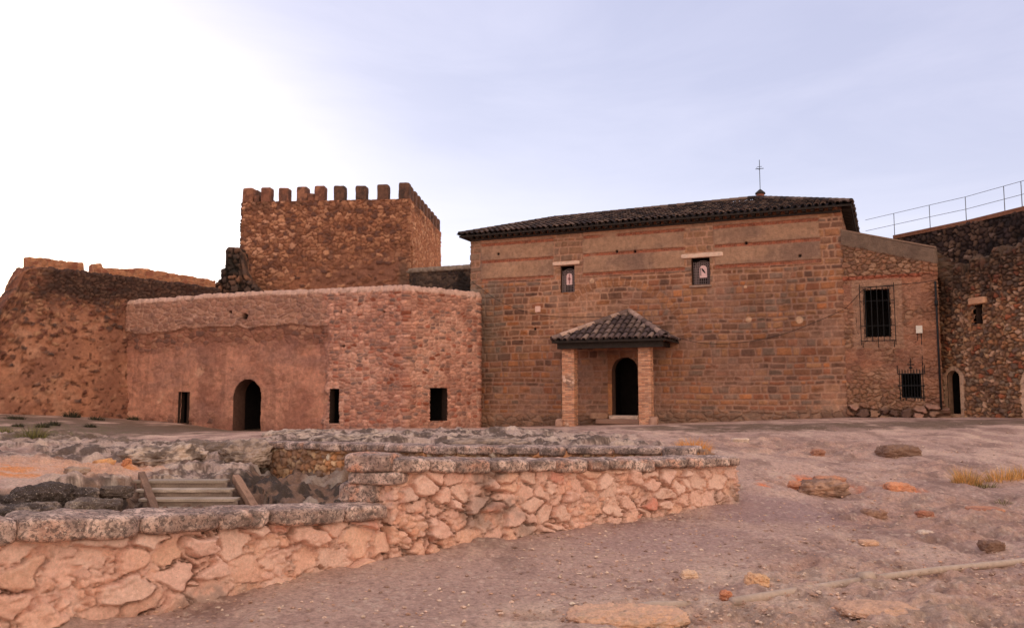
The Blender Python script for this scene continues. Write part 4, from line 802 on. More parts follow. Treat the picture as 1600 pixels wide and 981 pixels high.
for k in range(8): parts.append(obox(PFp.pt(PFp.L * (k + .5) / 8, EZ - .06, -.9), CF.d, (.09, 2.1, .08)))
parts += [obox(PFp.pt(x, EZ - .16, -.95), CF.d, (.14, 1.9, .16)) for x in (.1, PFp.L - .1)]
v, F = cat(parts); mk('roof_beams', v, F, M['wood'], po, smooth=False)
def fieldP(seed, grey):
    def f(U, Z, ZT):
        bh, bl = .062, .26; z2 = Z + .012 * (vn(U * 4, Z * 4, seed) - .5); row = np.floor(z2 / bh); x = U / bl + (row % 2) * .5 + .1 * h2(row, row * 0, seed); k = np.floor(x)
        dz_ = np.minimum(z2 - row * bh, (row + 1) * bh - z2); dx_ = np.minimum(x - k, k + 1 - x) * bl; m = ss(.005, .014, np.minimum(dz_, dx_)); cid = h2(k, row, seed + 1)
        col = pal(cid, [V_(178, 118, 90), V_(160, 102, 76), V_(190, 134, 104), V_(140, 92, 72)]); rs2 = ss(.45, .6, fbm(U * 2, Z * 1.3, seed + 3, 3)) * grey
        m4, e4, c4, _, _ = rubble(U, Z, .16, .12, seed + 4, .12); st = mix(V_(134, 104, 90) * np.ones_like(col), pal(c4, [V_(150, 112, 92), V_(110, 84, 74), V_(196, 160, 142), V_(128, 84, 66)]), m4)
        col = mix(mix(V_(164, 126, 106) * np.ones_like(col), col, m), st, rs2); return col, (m * (.02 + .012 * fr(cid, 2)) * (1 - rs2) + m4 * .035 * rs2) + (fbm(U * 3, Z * 3, seed + 6, 3) - .5) * .03
    return f
for k, (xa, xb, gr) in enumerate(((878.5, 896.5, .9), (997.5, 1016, .15))):
    PL2 = CF.off(1.75); ua, ub = PL2.u(xa, 600), PL2.u(xb, 600); zt2 = EZ - .3; a_, b_ = PL2.pt(ua, 0)[:2], PL2.pt(ub, 0)[:2]; th_ = .42
    loopwall('pillar', [a_, b_, b_ - CF.n * th_, a_ - CF.n * th_], [-.1] * 4, [zt2] * 4, [.016, .02, .05, .03], .016, fieldP(231 + k * 20, gr), M['near'], po, relief=1.)
    v, F, cc = rough(PL2.pt(ub + .12 if k else ua - .1, gz0(a_[0], a_[1]) + .12, .02), CF.d, (.3, .3, .34), 9, 5, .15, 1.2, 41 + k, colT([V_(150, 112, 96), V_(130, 94, 80)])); mk('pillar_base_stone', v, F, M['near'], po, cc)
# ------------------------------------------------------------------ right curtain wall
R = [P(*a)[:2] for a in [(1392, 560, 34.0), (1474, 560, 30.3), (1606, 560, 27.0), (1800, 560, 23.6)]]
RA = Plane(R[0], R[1]); RB = Plane(R[1], R[2], RA.L); RCp = Plane(R[2], R[3], RA.L + RB.L); SETB = 1.2
RAb, RBb, RCb = RA.off(-SETB), RB.off(-SETB), RCp.off(-SETB)
_lt = np.array([RA.uv(1392, 392), RA.uv(1440, 398), RB.uv(1476, 440), RB.uv(1490, 437), RB.uv(1491, 418), RB.uv(1503, 416), RB.uv(1504, 430), RB.uv(1514, 426), RB.uv(1516, 404), RB.uv(1534, 402), RB.uv(1536, 420), RB.uv(1549, 416), RB.uv(1551, 392), RB.uv(1566, 386), RB.uv(1568, 400), RB.uv(1580, 394), RB.uv(1605, 375), (RA.L + RB.L + 3.9, RB.uv(1605, 375)[1])])
rd = (RB.u(1483, 610), RB.u(1503.5, 610), RB.z(1493, 647), RB.z(1493, 578)); rwn = (RB.u(1526, 490), RB.u(1539.5, 490), RB.z(1533, 507), RB.z(1533, 475))
rd2 = (RCp.u(1607, 610), RCp.u(1640, 610), .2, RB.z(1600, 585))
def fieldW(U, Z, ZT):
    m, e, cid, dx, dy = rubble(U, Z, .19, .135, 241, .12, .4); n = stain(U, Z, 242, .6)
    st = pal(cid, [V_(146, 104, 76), V_(118, 82, 62), V_(166, 122, 90), V_(130, 92, 70), V_(108, 82, 68), V_(156, 104, 72), V_(134, 106, 86)], .15)
    st = mix(st, V_(186, 140, 112), (fr(cid, 4) > .87) * .9); st = mix(st, V_(150, 78, 52), (fr(cid, 5) > .93) * .8)
    mo = mix(full(U, V_(92, 66, 52)), V_(126, 92, 70), ss(.4, .6, n)); col = mix(mo, st, m)
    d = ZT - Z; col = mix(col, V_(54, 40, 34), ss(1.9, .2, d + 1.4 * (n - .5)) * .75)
    g = (fr(cid, 2) - .3); h = m * (.055 + .05 * g) + (fbm(U * 2, Z * 2, 243, 3) - .5) * .08 + dx * m * .05 * (fr(cid, 6) - .5)
    for (d_, w_) in ((rd, .13), (rd2, .2)):
        c_ = (d_[0] + d_[1]) / 2; hw = (d_[1] - d_[0]) / 2; zs = d_[3] - hw; rr_ = np.where(Z < zs, np.abs(U - c_) - hw, np.hypot(U - c_, Z - zs) - hw)
        blk = np.floor(Z / .42); ex = .04 * (blk % 2); s_ = ss(w_ + ex + .015, w_ + ex - .015, rr_) * (Z < d_[3] + .16)
        col = mix(col, mix(mix(full(U, V_(212, 168, 138)), V_(184, 140, 112), h2(blk, blk * 0, 244)), V_(110, 82, 66), ss(.05, .02, np.abs((Z / .42) % 1 - .0)) * .6), s_); h = h * (1 - s_) + s_ * .05
    return col, h
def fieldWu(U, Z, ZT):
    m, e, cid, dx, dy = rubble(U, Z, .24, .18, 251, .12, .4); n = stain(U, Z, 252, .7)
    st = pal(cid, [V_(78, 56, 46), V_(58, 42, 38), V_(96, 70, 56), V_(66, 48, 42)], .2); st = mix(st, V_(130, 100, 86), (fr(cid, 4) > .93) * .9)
    col = mix(full(U, V_(40, 28, 25)), st, m); col = mix(col, V_(30, 22, 20), ss(.45, .65, n) * .85); return col, m * .07 + (fbm(U * 1.6, Z * 1.6, 253, 4) - .5) * .3  # set-back wall painted dark, the shade of the recess is in its colour
rwall = thing('stone_bastion_wall', 'tall dark rubble wall with small arched door at the right edge', 'castle wall', RB.pt(RA.L + 1, 0))
zcap = .5 * (RBb.z(1512, 350) + RBb.z(1600, 329))
cpx = [RAb.a, *[x for x in (RBb.a, RCb.a)], RCb.a + RCb.d * RCb.L]
loft('wall', R, SETB + .1, lambda s: s * 0 - .3, lambda s: np.interp(s, _lt[:, 0], _lt[:, 1]) + .12 * (vn(s * 5, s * 0, 7) - .5), .026, .028, fieldW, M['wall'], rwall, openings=[inside(*rd, 1.0), inside(*rwn, 0), inside(*rd2, 1.0)], endn=4, topn=8)
_rr = ray(1397, 368); _q0 = (_rr * ((zcap + .13 - EYE) / _rr[2]))[:2]
Rb = [q for q in (_q0, .5 * (RAb.a + RAb.d * RAb.L + RBb.a), .5 * (RBb.a + RBb.d * RBb.L + RCb.a), RCb.a + RCb.d * RCb.L)]
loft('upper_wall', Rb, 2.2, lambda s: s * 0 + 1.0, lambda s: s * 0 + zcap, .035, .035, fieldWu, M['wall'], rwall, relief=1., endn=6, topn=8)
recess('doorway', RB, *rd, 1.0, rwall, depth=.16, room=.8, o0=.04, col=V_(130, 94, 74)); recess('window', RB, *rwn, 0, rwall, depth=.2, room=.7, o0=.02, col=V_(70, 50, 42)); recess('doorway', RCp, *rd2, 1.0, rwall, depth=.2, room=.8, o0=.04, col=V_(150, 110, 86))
v, F, cc = rough(RB.pt(RB.u(1531, 470), RB.z(1531, 470), .06), RB.d, (.72, .22, .22), 9, 12, .05, 1, 3, colT([V_(180, 132, 100), V_(168, 120, 92)])); mk('window_lintel', v, F, M['near'], rwall, cc)
def fieldCap(U, Z, ZT):
    m, d, cid = coursed(U, Z, .06, .25, 261, .008); return mix(V_(120, 76, 56) * np.ones(U.shape + (3,)), pal(cid, [V_(176, 106, 70), V_(150, 90, 62), V_(196, 128, 90)]), m), m * .01
Rc = [q + np.array([RB.n[0], RB.n[1]]) * .06 for q in Rb]
loft('capping_course', Rc, .6, lambda s: s * 0 + zcap - .02, lambda s: s * 0 + zcap + .13, .05, .03, fieldCap, M['wall'], rwall, endn=3)
rl = thing('metal_railing', 'thin metal railing along the top of the rubble wall at upper right', 'railing', (*Rb[1], zcap + .13))
zr = zcap + .13; pr = []
for px in (1340, 1397, 1453, 1510, 1571, 1598.5, 1640):
    pl = Plane(Rb[0], Rb[1]).off(-.12) if px < 1474 else (RBb.off(-.12) if px < 1606 else RCb.off(-.12)); q = pl.pt(pl.u(px, 345), 0)[:2]
    if px == 1340: q = pl.pt(pl.u(1352, 345), 0)[:2]
    pr.append(q)
    if px != 1340: v, F = tube([(*q, zr - .03), (*q, zr + .9)], .014, 8); mk('post', v, F, M['steel'], rl)
for hh in (.9, .45): v, F = tube([(*q, zr + hh) for q in pr], .009, 8); mk('rail', v, F, M['steel'], rl)
# ------------------------------------------------------------------ low foreground walls
def polylen(pts): return np.r_[0, np.cumsum([np.hypot(*(pts[i + 1] - pts[i])) for i in range(len(pts) - 1)])]
def at(pts, s):
    L = polylen(pts); i = int(np.clip(np.searchsorted(L, s) - 1, 0, len(pts) - 2)); d = (pts[i + 1] - pts[i]) / (L[i + 1] - L[i]); return pts[i] + d * (s - L[i]), d
def fieldN(seed, cw_, ch_, bank=None, base=(204, 160, 142)):
    bs = np.array(base, float)
    def f(U, Z, ZT):
        # two sizes of field stone, bedded in pale pink mortar that laps over them
        m, e, cid, dx, dy = rubble(U, Z, cw_, ch_, seed, .13, .3, .95); n = fbm(U * 1.6, Z * 1.6, seed + 1, 4); nf = fbm(U * 14, Z * 14, seed + 2, 4); nm = fbm(U * 5, Z * 5, seed + 3, 4)
        proud = fr(cid, 2); lap = ss(.05, .5, n + .5 * fr(cid, 8) - .15)
        en = e + .26 * (fbm(U * 11, Z * 11, seed + 9, 3) - .5) - .05 * fr(cid, 10); a = ss(.05, .15 + .08 * fr(cid, 3), en) ; hs = a * (.015 + .07 * proud) + m * (dx * (fr(cid, 5) - .5) * .09 + dy * (fr(cid, 6) - .65) * .11)
        hs = hs * (1 - .65 * lap * (proud < .6))
        brk = np.clip(ss(.0, .06, e), 0, 1)                            # dark open joints here and there
        gap = ss(-.02, .03, en) * (1 - ss(.05, .10, en)) * ss(.50, .62, fbm(U * 3.1, Z * 3.1, seed + 4, 3))
        h = (hs + (nm - .5) * .05) * ss(-.02, .07, ZT - Z) + (nf - .5) * .022 - gap * .06
        ms, es, cs_, dxs, dys = rubble(U, Z, cw_ * .36, ch_ * .42, seed + 20, .14, .35); sm_ = ss(.46, .6, fbm(U * 2.3, Z * 2.3, seed + 21, 4) + .25 * (1 - a) - .1) * (.35 + .65 * (1 - a * ss(.3, .7, proud))); h = h + ms * sm_ * (.012 + .03 * fr(cs_, 2)) + sm_ * ms * dxs * .03
        h = h - ss(-.02, .04, en) * (1 - ss(.05, .10, en)) * .02 * ss(.35, .5, nm)
        k = lambda *o_: V_(*(np.clip(bs + np.array(o_), 0, 235)))
        st = pal(cid, [k(4, 0, 0), k(-8, -10, -8), k(4, 5, 6), k(0, -8, -12), k(-16, -14, -10), k(6, -2, -9), k(-4, 0, 2)], .06)
        st = mix(st, V_(168, 96, 80), (fr(cid, 11) > .97) * .8); st = mix(st, V_(150, 122, 110), (fr(cid, 12) > .96) * .6)
        mo = mix(full(U, k(0, -2, -2)), k(-22, -22, -20), ss(.4, .65, nm)); col = mix(mo, st * .95, a * (1 - .3 * lap)); col = mix(col, k(-70, -72, -66), ss(-.02, .04, en) * (1 - ss(.05, .09, en)) * ss(.42, .6, nm) * .4); col = mix(col, pal(cs_, [k(0, -6, -8), k(-26, -26, -22), k(10, 8, 8), k(-14, -24, -28)]), ms * sm_ * .7); col = mix(col, V_(112, 72, 58), gap * .5)
        col = mix(col, k(14, 14, 14), ss(.6, .75, nf) * .35); col = mix(col, k(-40, -42, -40), ss(.38, .28, nf) * .4)
        col = mix(col, V_(118, 96, 88), ss(.58, .70, fbm(U * 1.3, Z * 1.6, seed + 7, 4)) * .7 * ss(.3, .6, nf + .1))
        return col, h
    return f
def lichen(dark=1.0, warm=0.):
    def f(Wp_, s):
        n = fbm3(Wp_, 9, s, 5); n2 = fbm3(Wp_, 34, s + 3, 4, .7); n3 = fbm3(Wp_, 60, s + 8, 3, .7)
        c_ = mix(full(n, V_(190, 156, 142)), V_(136, 108, 98), ss(.35, .6, n)); c_ = mix(c_, V_(186, 128, 104), ss(.58, .7, fbm3(Wp_, 4, s + 1, 3)) * (.3 + warm))
        return mix(c_, V_(84, 68, 62), ss(.5, .66, fbm3(Wp_, 6, s + 4, 4)) * .6 * dark)
    return f
def coping(parent, pts, s_from, s_to, ztop, th, hgt, lens, seed, label, colf, over=.09, n=20, inset=-.03):
    rg = random.Random(seed); s = s_from; k = 0
    while s < s_to - .08:
        L = min(rg.uniform(*lens), s_to - s); q, d = at(pts, s + L / 2); nn_ = np.array([d[1], -d[0]]); hh = hgt * rg.uniform(.85, 1.15); c_ = q - nn_ * (th / 2 - over / 2 + inset)
        v, F, cc = rough((c_[0], c_[1], float(ztop(s + L / 2)) - hh / 2), d, (L * 1.02, th + over + rg.uniform(-.02, .05), hh), n, 5.0, .16, 1.2, seed + k * 3, colf, tilt=math.atan2(float(ztop(s + L) - ztop(s)), L) + rg.uniform(-.02, .02))
        mk('coping_stone', v, F, M['lichen'], parent, cc); s += L; k += 1
# wall 1
s1 = polylen(W1); zt1 = np.array([P(x, y, d + .3)[2] for x, y, d in [(-420, 815, 5.0), (-120, 806, 5.75), (100, 799, 6.33), (300, 794, 6.99), (440, 789, 7.58), (592, 784, 8.32)]])
ztop1 = lambda s: np.interp(s, s1, zt1) + .02
fw = thing('low_stone_wall', 'lower stone wall with thick lichened coping, foreground left', 'wall', (*W1[3], 0))
loft('wall', W1, .42, lambda s: s * 0 - .12, lambda s: ztop1(s) - .13, .0115, .0115, fieldN(301, .30, .19), M['near'], fw, relief=1., batter=.05, endn=8, topn=8, back_dz=.08)
coping(fw, W1, 0, s1[-1] + .05, ztop1, .42, .175, (.45, .85), 5, '', lichen(.9), n=34)
# wall 2
s2 = polylen(W2); zt2_ = np.array([P(x, y, d + .3)[2] for x, y, d in [(562, 711, 8.56), (612, 711, 8.42), (720, 713, 8.98), (880, 714, 9.81), (1000, 713, 10.6), (1080, 711, 11.15), (1150, 710, 11.6)]])
ztop2 = lambda s: np.interp(s, s2, zt2_)
fw2 = thing('low_stone_wall', 'taller pink rubble wall curving from the middle of the foreground to its square right end', 'wall', (*W2[2], 0))
loft('wall', W2, .45, lambda s: s * 0 - .1, lambda s: ztop2(s) - .11, .0125, .0125, fieldN(331, .24, .16, base=(202, 158, 140)), M['near'], fw2, relief=1., batter=.06, endn=16, topn=8, back_dz=.08)
coping(fw2, W2, .32, s2[-1], ztop2, .45, .15, (.3, .6), 9, '', lichen(1.1, .2), n=26)
# stepped stones of its left end
for k, (x0, x1, y0, y1, dd) in enumerate([(545, 618, 709, 736, 8.50), (550, 634, 737, 756, 8.50), (537, 600, 755, 784, 8.56)]):
    a_, b_ = P(x0, (y0 + y1) / 2, dd), P(x1, (y0 + y1) / 2, dd - .12); cn_ = (a_ + b_) / 2; L = np.hypot(*(b_ - a_)[:2]); hh = (y1 - y0) * dd / FPX
    v, F, cc = rough(cn_ + np.array([0, .12, 0]), (b_ - a_)[:2], (L, .42, hh * 1.06), 30, 6, .12, 1.2, 60 + k, lichen(.35 if k != 1 else .1, .6)); mk('end_stone', v, F, M['lichen'], fw2, cc)
# wall 3: rough retaining wall on the far side of the hollow
s3 = polylen(W3); zt3 = np.array([P(x, y, d + .15)[2] for x, y, d in [(397, 694, 17.4), (540, 697, 16.2), (700, 701, 14.9), (900, 703, 14.0), (1100, 704, 13.2)]]); ztop3 = lambda s: np.interp(s, s3, zt3) + .07
def field3(U, Z, ZT):
    m, e, cid, dx, dy = rubble(U, Z, .12, .10, 341, .12, .5); n = fbm(U * 1.5, Z * 2, 342, 4)
    st = pal(cid, [V_(164, 122, 90), V_(146, 106, 82), V_(184, 144, 112), V_(122, 94, 80), V_(168, 112, 76)], .15); st = mix(st, V_(206, 180, 160), (fr(cid, 4) > .9) * .9)
    col = mix(full(U, V_(132, 90, 62)), st, m); return mix(col, V_(96, 72, 62), ss(.5, .65, n) * .5), m * .07 + (n - .5) * .16
fw3 = thing('retaining_wall', 'yellowish rubble retaining wall under a ragged dark coping, beyond the sunken hollow', 'wall', (*W3[0], 0))
loft('wall', W3, .5, lambda s: s * 0 - .9, lambda s: ztop3(s) - .13, .022, .022, field3, M['near'], fw3, relief=.8, endn=10, topn=6, back_dz=.2)
coping(fw3, W3, -.05, s3[-1] - .1, ztop3, .5, .15, (.35, .9), 14, '', lichen(1.3, .1), n=16, over=.08)
# ------------------------------------------------------------------ steps down into the hollow
st = thing('wooden_steps', 'grey steps between two slanting side beams going down into the hollow', 'steps', (STEP_A + STEP_B) / 2)
sx = STEP_DIR * .3; drop = .115; zs0 = float(STEP_A[2]) + .02; Wd = STEP_B[0] - STEP_A[0]
sm = colT([G_(156, 138, 132), G_(134, 118, 112), G_(170, 152, 146)]); bm_ = colT([G_(118, 88, 76), G_(136, 104, 90), G_(100, 76, 66)])
for k in range(NSTEP + 1):
    cx = (STEP_A[0] + STEP_B[0]) / 2 + sx[0] * k; cy = STEP_A[1] + sx[1] * k; z = zs0 - drop * k
    v, F, cc = rough((cx, cy - .15, z - .03), (1, 0), (Wd - .05, .32, .05), 14, 14, .06, 1, 70 + k, sm); tr_ = mk('tread', v, F, M['near'], st, cc)
    v, F, cc = rough((cx + .05, cy - .26, z - .09), (1, 0), (Wd - .1, .05, .10), 10, 14, .05, 1, 80 + k, colT([G_(128, 110, 104), G_(112, 96, 92)])); mk('riser', v, F, M['near'], tr_, cc)
for xx in (STEP_A[0], STEP_B[0]):
    a_ = np.array([xx + .0, STEP_A[1] + .1, zs0 + (.13 if xx == STEP_A[0] else .08)]); b_ = a_ + np.array([sx[0] * 8.3, sx[1] * 8.3, -drop * 8.3]); ax3 = (b_ - a_); L = np.hypot(ax3[0], ax3[1])
    v, F, cc = rough((a_ + b_) / 2 - np.array([0, 0, .04]), ax3[:2], (L, .12, .13), 24, 14, .08, 1, int(90 + xx), bm_, tilt=math.atan2(ax3[2], L)); mk('side_beam', v, F, M['near'], st, cc)
# ------------------------------------------------------------------ pipe in the ground
pp = thing('drain_pipe', 'pale half-buried drain pipe with a collar joint, lying across the foreground right', 'pipe', G(1345, 905))
def pline(pxs, lift): q = [G(x, y) for x, y in pxs]; return np.array([(a[0], a[1], a[2] + lift) for a in q])
pm = material('dusty_cement_pipe', color=G_(154, 134, 128), vcol=False, bump=(60, .004), vary=.18, vscale=20)
v, F = tube(pline([(1143, 938), (1200, 929), (1270, 918), (1346, 906)], -.012), .038, 14); mk('pipe_section', v, F, pm, pp)
v, F = tube(pline([(1346, 906), (1400, 898), (1460, 890), (1530, 883), (1600, 876), (1700, 868)], -.006), .033, 14); mk('pipe_section', v, F, pm, pp)
cj = pline([(1343, 906.5), (1362, 904)], .014); v, F = tube(cj, .05, 16); mk('pipe_collar', v, F, pm, pp)
v, F = tube(pline([(960, 953), (1020, 945), (1078, 938)], -.03), [.05, .055, .03], 12); mk('pipe_section', v, F, pm, pp)
# ------------------------------------------------------------------ rocks
def rock(px, py, wpx, hpx, label, cols, k=3.6, seed=0, dz=.4, n=30, amp=.24, dep=.8, cat_='rock', name='rock'):
    g = G(px, py); sc = g[1] / FPX; w_, h_ = wpx * sc, hpx * sc * 1.6
    v, F, cc = rough((g[0], g[1] + w_ * dep * .3, g[2] + h_ * (.5 - dz)), (1, random.uniform(-.15, .15)), (w_, w_ * dep, h_), n, k, amp, 1.1, seed, colT([G_(*c_) for c_ in cols]), crag=.6 if k < 5 else .08)
    tag(mk(name, v, F, M['near'], None, cc, loc=(g[0], g[1], g[2])), label, cat_)
PK = [(205, 170, 152), (190, 150, 132), (176, 140, 126)]; BR = [(140, 106, 94), (118, 90, 80), (158, 122, 108)]; GYR = [(150, 128, 120), (122, 102, 96), (170, 146, 138)]; OR = [(200, 136, 108), (178, 122, 100), (156, 116, 102)]; DKR = [(84, 68, 64), (60, 50, 48), (130, 112, 106)]
rock(1412, 712, 62, 14, 'brown boulder alone on the bare slope below the annex', BR, seed=1)
rock(1290, 769, 74, 15, 'long brown rock ledge right of the low wall end with orange ground beside it', BR, seed=2)
rock(1409, 772, 40, 14, 'round orange rock on the slope right of the long brown ledge', OR, seed=3)
rock(1262, 765, 46, 11, 'bright orange rock left of the long brown ledge', OR, seed=4, dz=.4)
rock(1300, 752, 44, 7, 'thin orange rock slab behind the long brown ledge', OR, seed=5, dz=.4)
rock(1368, 808, 36, 10, 'brown angular rock at the edge of the path, right of centre', BR, seed=6)
rock(1546, 808, 48, 10, 'flat reddish block near the right edge below the straw tufts', [(170, 118, 98), (150, 100, 84)], k=9, seed=7, amp=.1, dz=.25)
rock(1446, 807, 26, 8, 'small brick red stone left of the flat reddish block', [(160, 106, 92), (146, 100, 86)], seed=8)
rock(1532, 800, 16, 7, 'small white stone on top of the slope above the flat reddish block', [(220, 196, 188), (206, 180, 172)], seed=9)
rock(1556, 862, 34, 13, 'dark brown lump of rock above the far end of the drain pipe', BR, seed=10)
rock(1135, 935, 16, 11, 'small orange stone at the left end of the drain pipe', [(206, 140, 112), (180, 120, 98)], seed=11)
rock(1187, 914, 34, 14, 'rounded ochre stone behind the drain pipe near its left end', [(212, 168, 138), (190, 148, 124)], seed=12)
rock(985, 974, 190, 13, 'broad pale rock breaking the ground at the bottom edge', PK, seed=13, dz=.45, k=2.8, n=50, dep=.6)
rock(1385, 962, 120, 10, 'low pale hump of rock in front of the drain pipe', PK, seed=14, dz=.5, k=2.8, n=44)
rock(1158, 693, 26, 7, 'flat pale slab lying beside the right end of the low wall', [(196, 170, 160), (180, 154, 146)], k=7, seed=16, dz=.3)
rock(1078, 902, 26, 8, 'pale splinter of stone on the path edge left of the ochre stone', PK, seed=18)
rock(1360, 851, 28, 5, 'thin pale flake of stone in the middle of the stony slope', PK, seed=19)
rock(1449, 838, 24, 7, 'whitish flat stone on the stony slope below the brick red stone', [(222, 196, 186), (206, 180, 172)], seed=20)
rock(1280, 712, 20, 9, 'little reddish stone on the bare slope above the orange rocks', [(170, 120, 104), (150, 106, 92)], seed=21)
rock(160, 735, 28, 12, 'ochre upright stone at the right end of the sandy track', [(196, 146, 108), (170, 124, 94)], seed=22, dz=.15)
rock(196, 735, 13, 12, 'narrow orange standing stone just above the steps', [(184, 122, 90), (160, 106, 84)], seed=23, dz=.1)
rock(115, 741, 34, 9, 'low grey stone lying on the sandy track', GYR, seed=24)
for i, (x, y, w_, h_, lb_) in enumerate([(50, 779, 90, 36, 'big dark rock leftmost in the bank of the hollow'), (110, 772, 60, 22, 'black rock second from the left edge in the bank of the hollow'), (140, 788, 76, 20, 'grey-topped rock left of the steps, low in the hollow'), (176, 764, 46, 16, 'pale grey rock at the head of the bank just left of the steps'), (20, 797, 110, 22, 'dark rock lowest in the bank at the left edge')]):
    g = P(x, y, 13.5 - .04 * (y - 760)); sc = g[1] / FPX
    v, F, cc = rough(g + np.array([0, .15, -.06]), (1, .1), (w_ * sc, w_ * sc * .8, h_ * sc * 1.3), 40, 2.8, .3, 1.0, 40 + i, colT([G_(*c_) for c_ in (DKR if i in (0, 1, 4) else [(120, 104, 98), (84, 70, 66), (156, 138, 130)])]), crag=.4)
    tag(mk('rock', v, F, M['lichen'], None, cc, loc=g), lb_, 'rock')
for i, (x, y, w_, h_, lb_) in enumerate([(245, 722, 120, 26, 'large humped grey outcrop rock behind the steps'), (378, 716, 76, 22, 'grey rock left of the retaining wall end'), (330, 706, 110, 15, 'long low grey rock between the steps and the arched gateway'), (560, 689, 150, 9, 'long dark rock ledge above the retaining wall'), (760, 694, 140, 8, 'flat dark ledge of rock behind the middle of the taller low wall'), (170, 700, 80, 12, 'grey rock shelf at the upper side of the sandy track'), (470, 682, 130, 9, 'grey ledge in front of the arched gateway')]):
    rock(x, y, w_, h_, lb_, [(150, 128, 122), (104, 88, 84), (172, 150, 144)], seed=50 + i, k=2.6, amp=.4, n=44, dz=.42, dep=.7)
# gravel and small loose stones: far too many to count
def scatter(name, n, regions, rmin, rmax, cols, seed, kind='stuff'):
    rg = np.random.default_rng(seed); base = np.array([(1, 0, 0), (-1, 0, 0), (0, 1, 0), (0, -1, 0), (0, 0, 1), (0, 0, -.6), (.6, .6, .5), (-.6, .5, .5), (.5, -.6, .5), (-.6, -.6, .4)], float)
    fc = [(4, 0, 6), (4, 6, 2), (4, 2, 7), (4, 7, 1), (4, 1, 9), (4, 9, 3), (4, 3, 8), (4, 8, 0), (0, 2, 6), (2, 1, 7), (1, 3, 9), (3, 0, 8), (5, 2, 0), (5, 1, 2), (5, 3, 1), (5, 0, 3)]
    pts = []
    for (x0, x1, y0, y1, wgt) in regions:
        for _ in range(int(n * wgt)):
            px, py = rg.uniform(x0, x1), rg.uniform(y0, y1); pts.append((px, py))
    Vs, Fs, Cs = [], [], []; cols = [G_(*c_) for c_ in cols]
    pts = np.array(pts); d = np.array([2673 / max(py - 620 + 67.5, 20) for px, py in pts]); xs = np.array([ray(px, 700)[0] for px, py in pts]) * d
    sd = sdf(xs, d, pit); zz = gz0(xs, d); o = 0
    for i in range(len(pts)):
        if sd[i] < .1: continue
        r = rmin * (rmax / rmin) ** (rg.random() ** 2.2); v = base * r * rg.uniform(.6, 1.3, 3) * (1 + rg.normal(0, .12, base.shape)); v[:, 2] *= .6; a = rg.uniform(0, 6.28); v = np.stack([v[:, 0] * math.cos(a) - v[:, 1] * math.sin(a), v[:, 0] * math.sin(a) + v[:, 1] * math.cos(a), v[:, 2]], 1)
        Vs.append(v + np.array([xs[i], d[i], zz[i] + r * .1])); Fs.append(np.array(fc) + o); Cs.append(np.tile(cols[rg.integers(len(cols))] * rg.uniform(.7, 1.2), (10, 1))); o += 10
    tag(mk(name, np.concatenate(Vs), np.concatenate(Fs), M['near'], None, np.concatenate(Cs), smooth=False), 'loose gravel and stone chips strewn over the path and slope', 'gravel', None, kind)
scatter('gravel', 11000, [(0, 1600, 800, 990, .45), (800, 1600, 690, 990, .4), (1150, 1600, 660, 760, .1), (400, 1150, 668, 700, .05)], .003, .026, [(190, 158, 146), (160, 128, 118), (206, 178, 166), (142, 112, 102), (176, 136, 120)], 3)
# ------------------------------------------------------------------ plants
def tuft(name, px, py, rpx, hpx, n, cols, label, cat_, seed, spread=.5, group=None):
    g = G(px, py); sc = g[1] / FPX; r, h = rpx * sc * 1.05, hpx * sc * 1.75; rg = np.random.default_rng(seed); Vs, Fs, Cs = [], [], []; o = 0
    for _ in range(n):
        a = rg.uniform(0, 6.28); q = r * math.sqrt(rg.random()); bx, by = g[0] + q * math.cos(a), g[1] + q * math.sin(a) * .7; hh = h * rg.uniform(.45, 1.1) * (1 - .5 * (q / r) ** 2); la = rg.uniform(0, 6.28); ln = hh * spread * rg.random() + q * .5
        w_ = max(.003, sc * .42) * rg.uniform(.6, 1.2); cx_, sy_ = math.cos(la + 1.57) * w_, math.sin(la + 1.57) * w_; dx_, dy_ = math.cos(a) * ln * .5 + math.cos(la) * ln * .5, math.sin(a) * ln * .5 + math.sin(la) * ln * .5; z0 = g[2] - .03; c_ = G_(*cols[rg.integers(len(cols))]) * rg.uniform(.75, 1.2)
        for t, k in ((0, 1), (.5, .8), (1, .15)): Vs += [(bx + dx_ * t * t - cx_ * k, by + dy_ * t * t - sy_ * k, z0 + hh * t * (1 - .15 * t)), (bx + dx_ * t * t + cx_ * k, by + dy_ * t * t + sy_ * k, z0 + hh * t * (1 - .15 * t))]; Cs += [c_, c_]
        Fs += [(o, o + 1, o + 3, o + 2), (o + 2, o + 3, o + 5, o + 4)]; o += 6
    tag(mk(name, Vs, Fs, M['plant'], None, Cs, loc=g), label, cat_, group)
ST = [(214, 164, 106), (190, 140, 90), (164, 128, 84), (136, 112, 74)]; OG = [(226, 156, 84), (206, 138, 72), (190, 140, 90)]; GRN = [(104, 98, 58), (84, 80, 50), (132, 120, 76), (64, 60, 42)]; DG = [(52, 48, 38), (70, 64, 46), (40, 38, 32)]
tuft('grass_tuft', 1510, 759, 20, 24, 420, ST, 'straw coloured grass tuft near the right edge, left of two', 'grass tuft', 1)
tuft('grass_tuft', 1566, 755, 26, 22, 420, ST, 'straw coloured grass tuft at the right edge', 'grass tuft', 2)
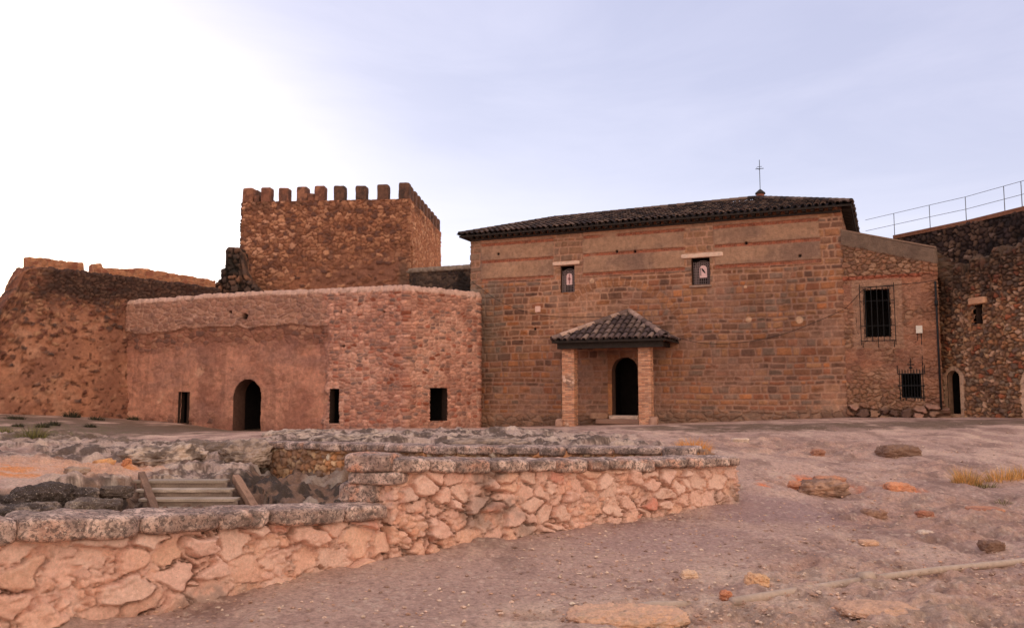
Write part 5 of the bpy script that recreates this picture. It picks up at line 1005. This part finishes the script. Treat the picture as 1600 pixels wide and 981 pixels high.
tuft('grass_tuft', 1594, 750, 14, 20, 200, ST, 'half cut off straw tuft touching the right edge of the view', 'grass tuft', 12)
tuft('low_shrub', 1538, 762, 20, 10, 200, GRN, 'low olive plant between the straw coloured tufts at right', 'shrub', 3)
tuft('dry_grass', 1082, 709, 26, 20, 620, OG, 'orange dry grass clump just behind the right end of the low wall', 'grass tuft', 4)
tuft('dry_grass', 1036, 708, 18, 10, 160, OG, 'thin orange wisps of grass left of the dry clump behind the low wall', 'grass tuft', 5)
tuft('low_shrub', 1568, 789, 12, 9, 120, GRN, 'small olive weed below the straw tufts at the right edge', 'shrub', 6)
for i, (x, y, r, h, cl_, lb_) in enumerate([(52, 690, 20, 20, GRN, 'yellowish green bush in front of the left curtain wall'), (76, 688, 10, 10, DG, 'dark bush touching the yellowish green one'), (8, 682, 16, 13, GRN, 'green bush at the left edge of the view'), (84, 665, 9, 8, DG, 'small dark bush below the left curtain wall'), (66, 668, 10, 7, DG, 'dark bush second from the wall foot at left'), (112, 652, 12, 10, DG, 'dark bush growing at the foot of the left curtain wall'), (208, 656, 9, 6, DG, 'small dark weed where the curtain wall meets the gateway building'), (28, 667, 8, 6, DG, 'small dark weed nearest the left edge')]):
    tuft('bush', x, y, r, h, 380 if r > 15 else 200, cl_, lb_, 'bush', 20 + i, 1.0)
for i, (x, y, r_, h, cl_, lb_) in enumerate([(140, 668, 9, 6, DG, 'dark weed on the bare slope below the middle of the left curtain wall'), (24, 655, 14, 6, DG, 'low dark weeds close to the foot of the left curtain wall at its left end'), (150, 656, 12, 6, DG, 'low dark weeds at the foot of the curtain wall, right of the dark bush'), (706, 661, 9, 8, DG, 'dark weed at the foot of the gateway building, right of its square window'), (1585, 652, 14, 9, GRN, 'olive weeds at the foot of the rubble wall at the right edge')]): tuft('bush', x, y, r_, h, 200, cl_, lb_, 'bush', 50 + i, 1.0)
tuft('low_shrub', 492, 665, 12, 10, 200, GRN, 'green weed at the wall foot left of the second narrow doorway', 'shrub', 31, 1.0)
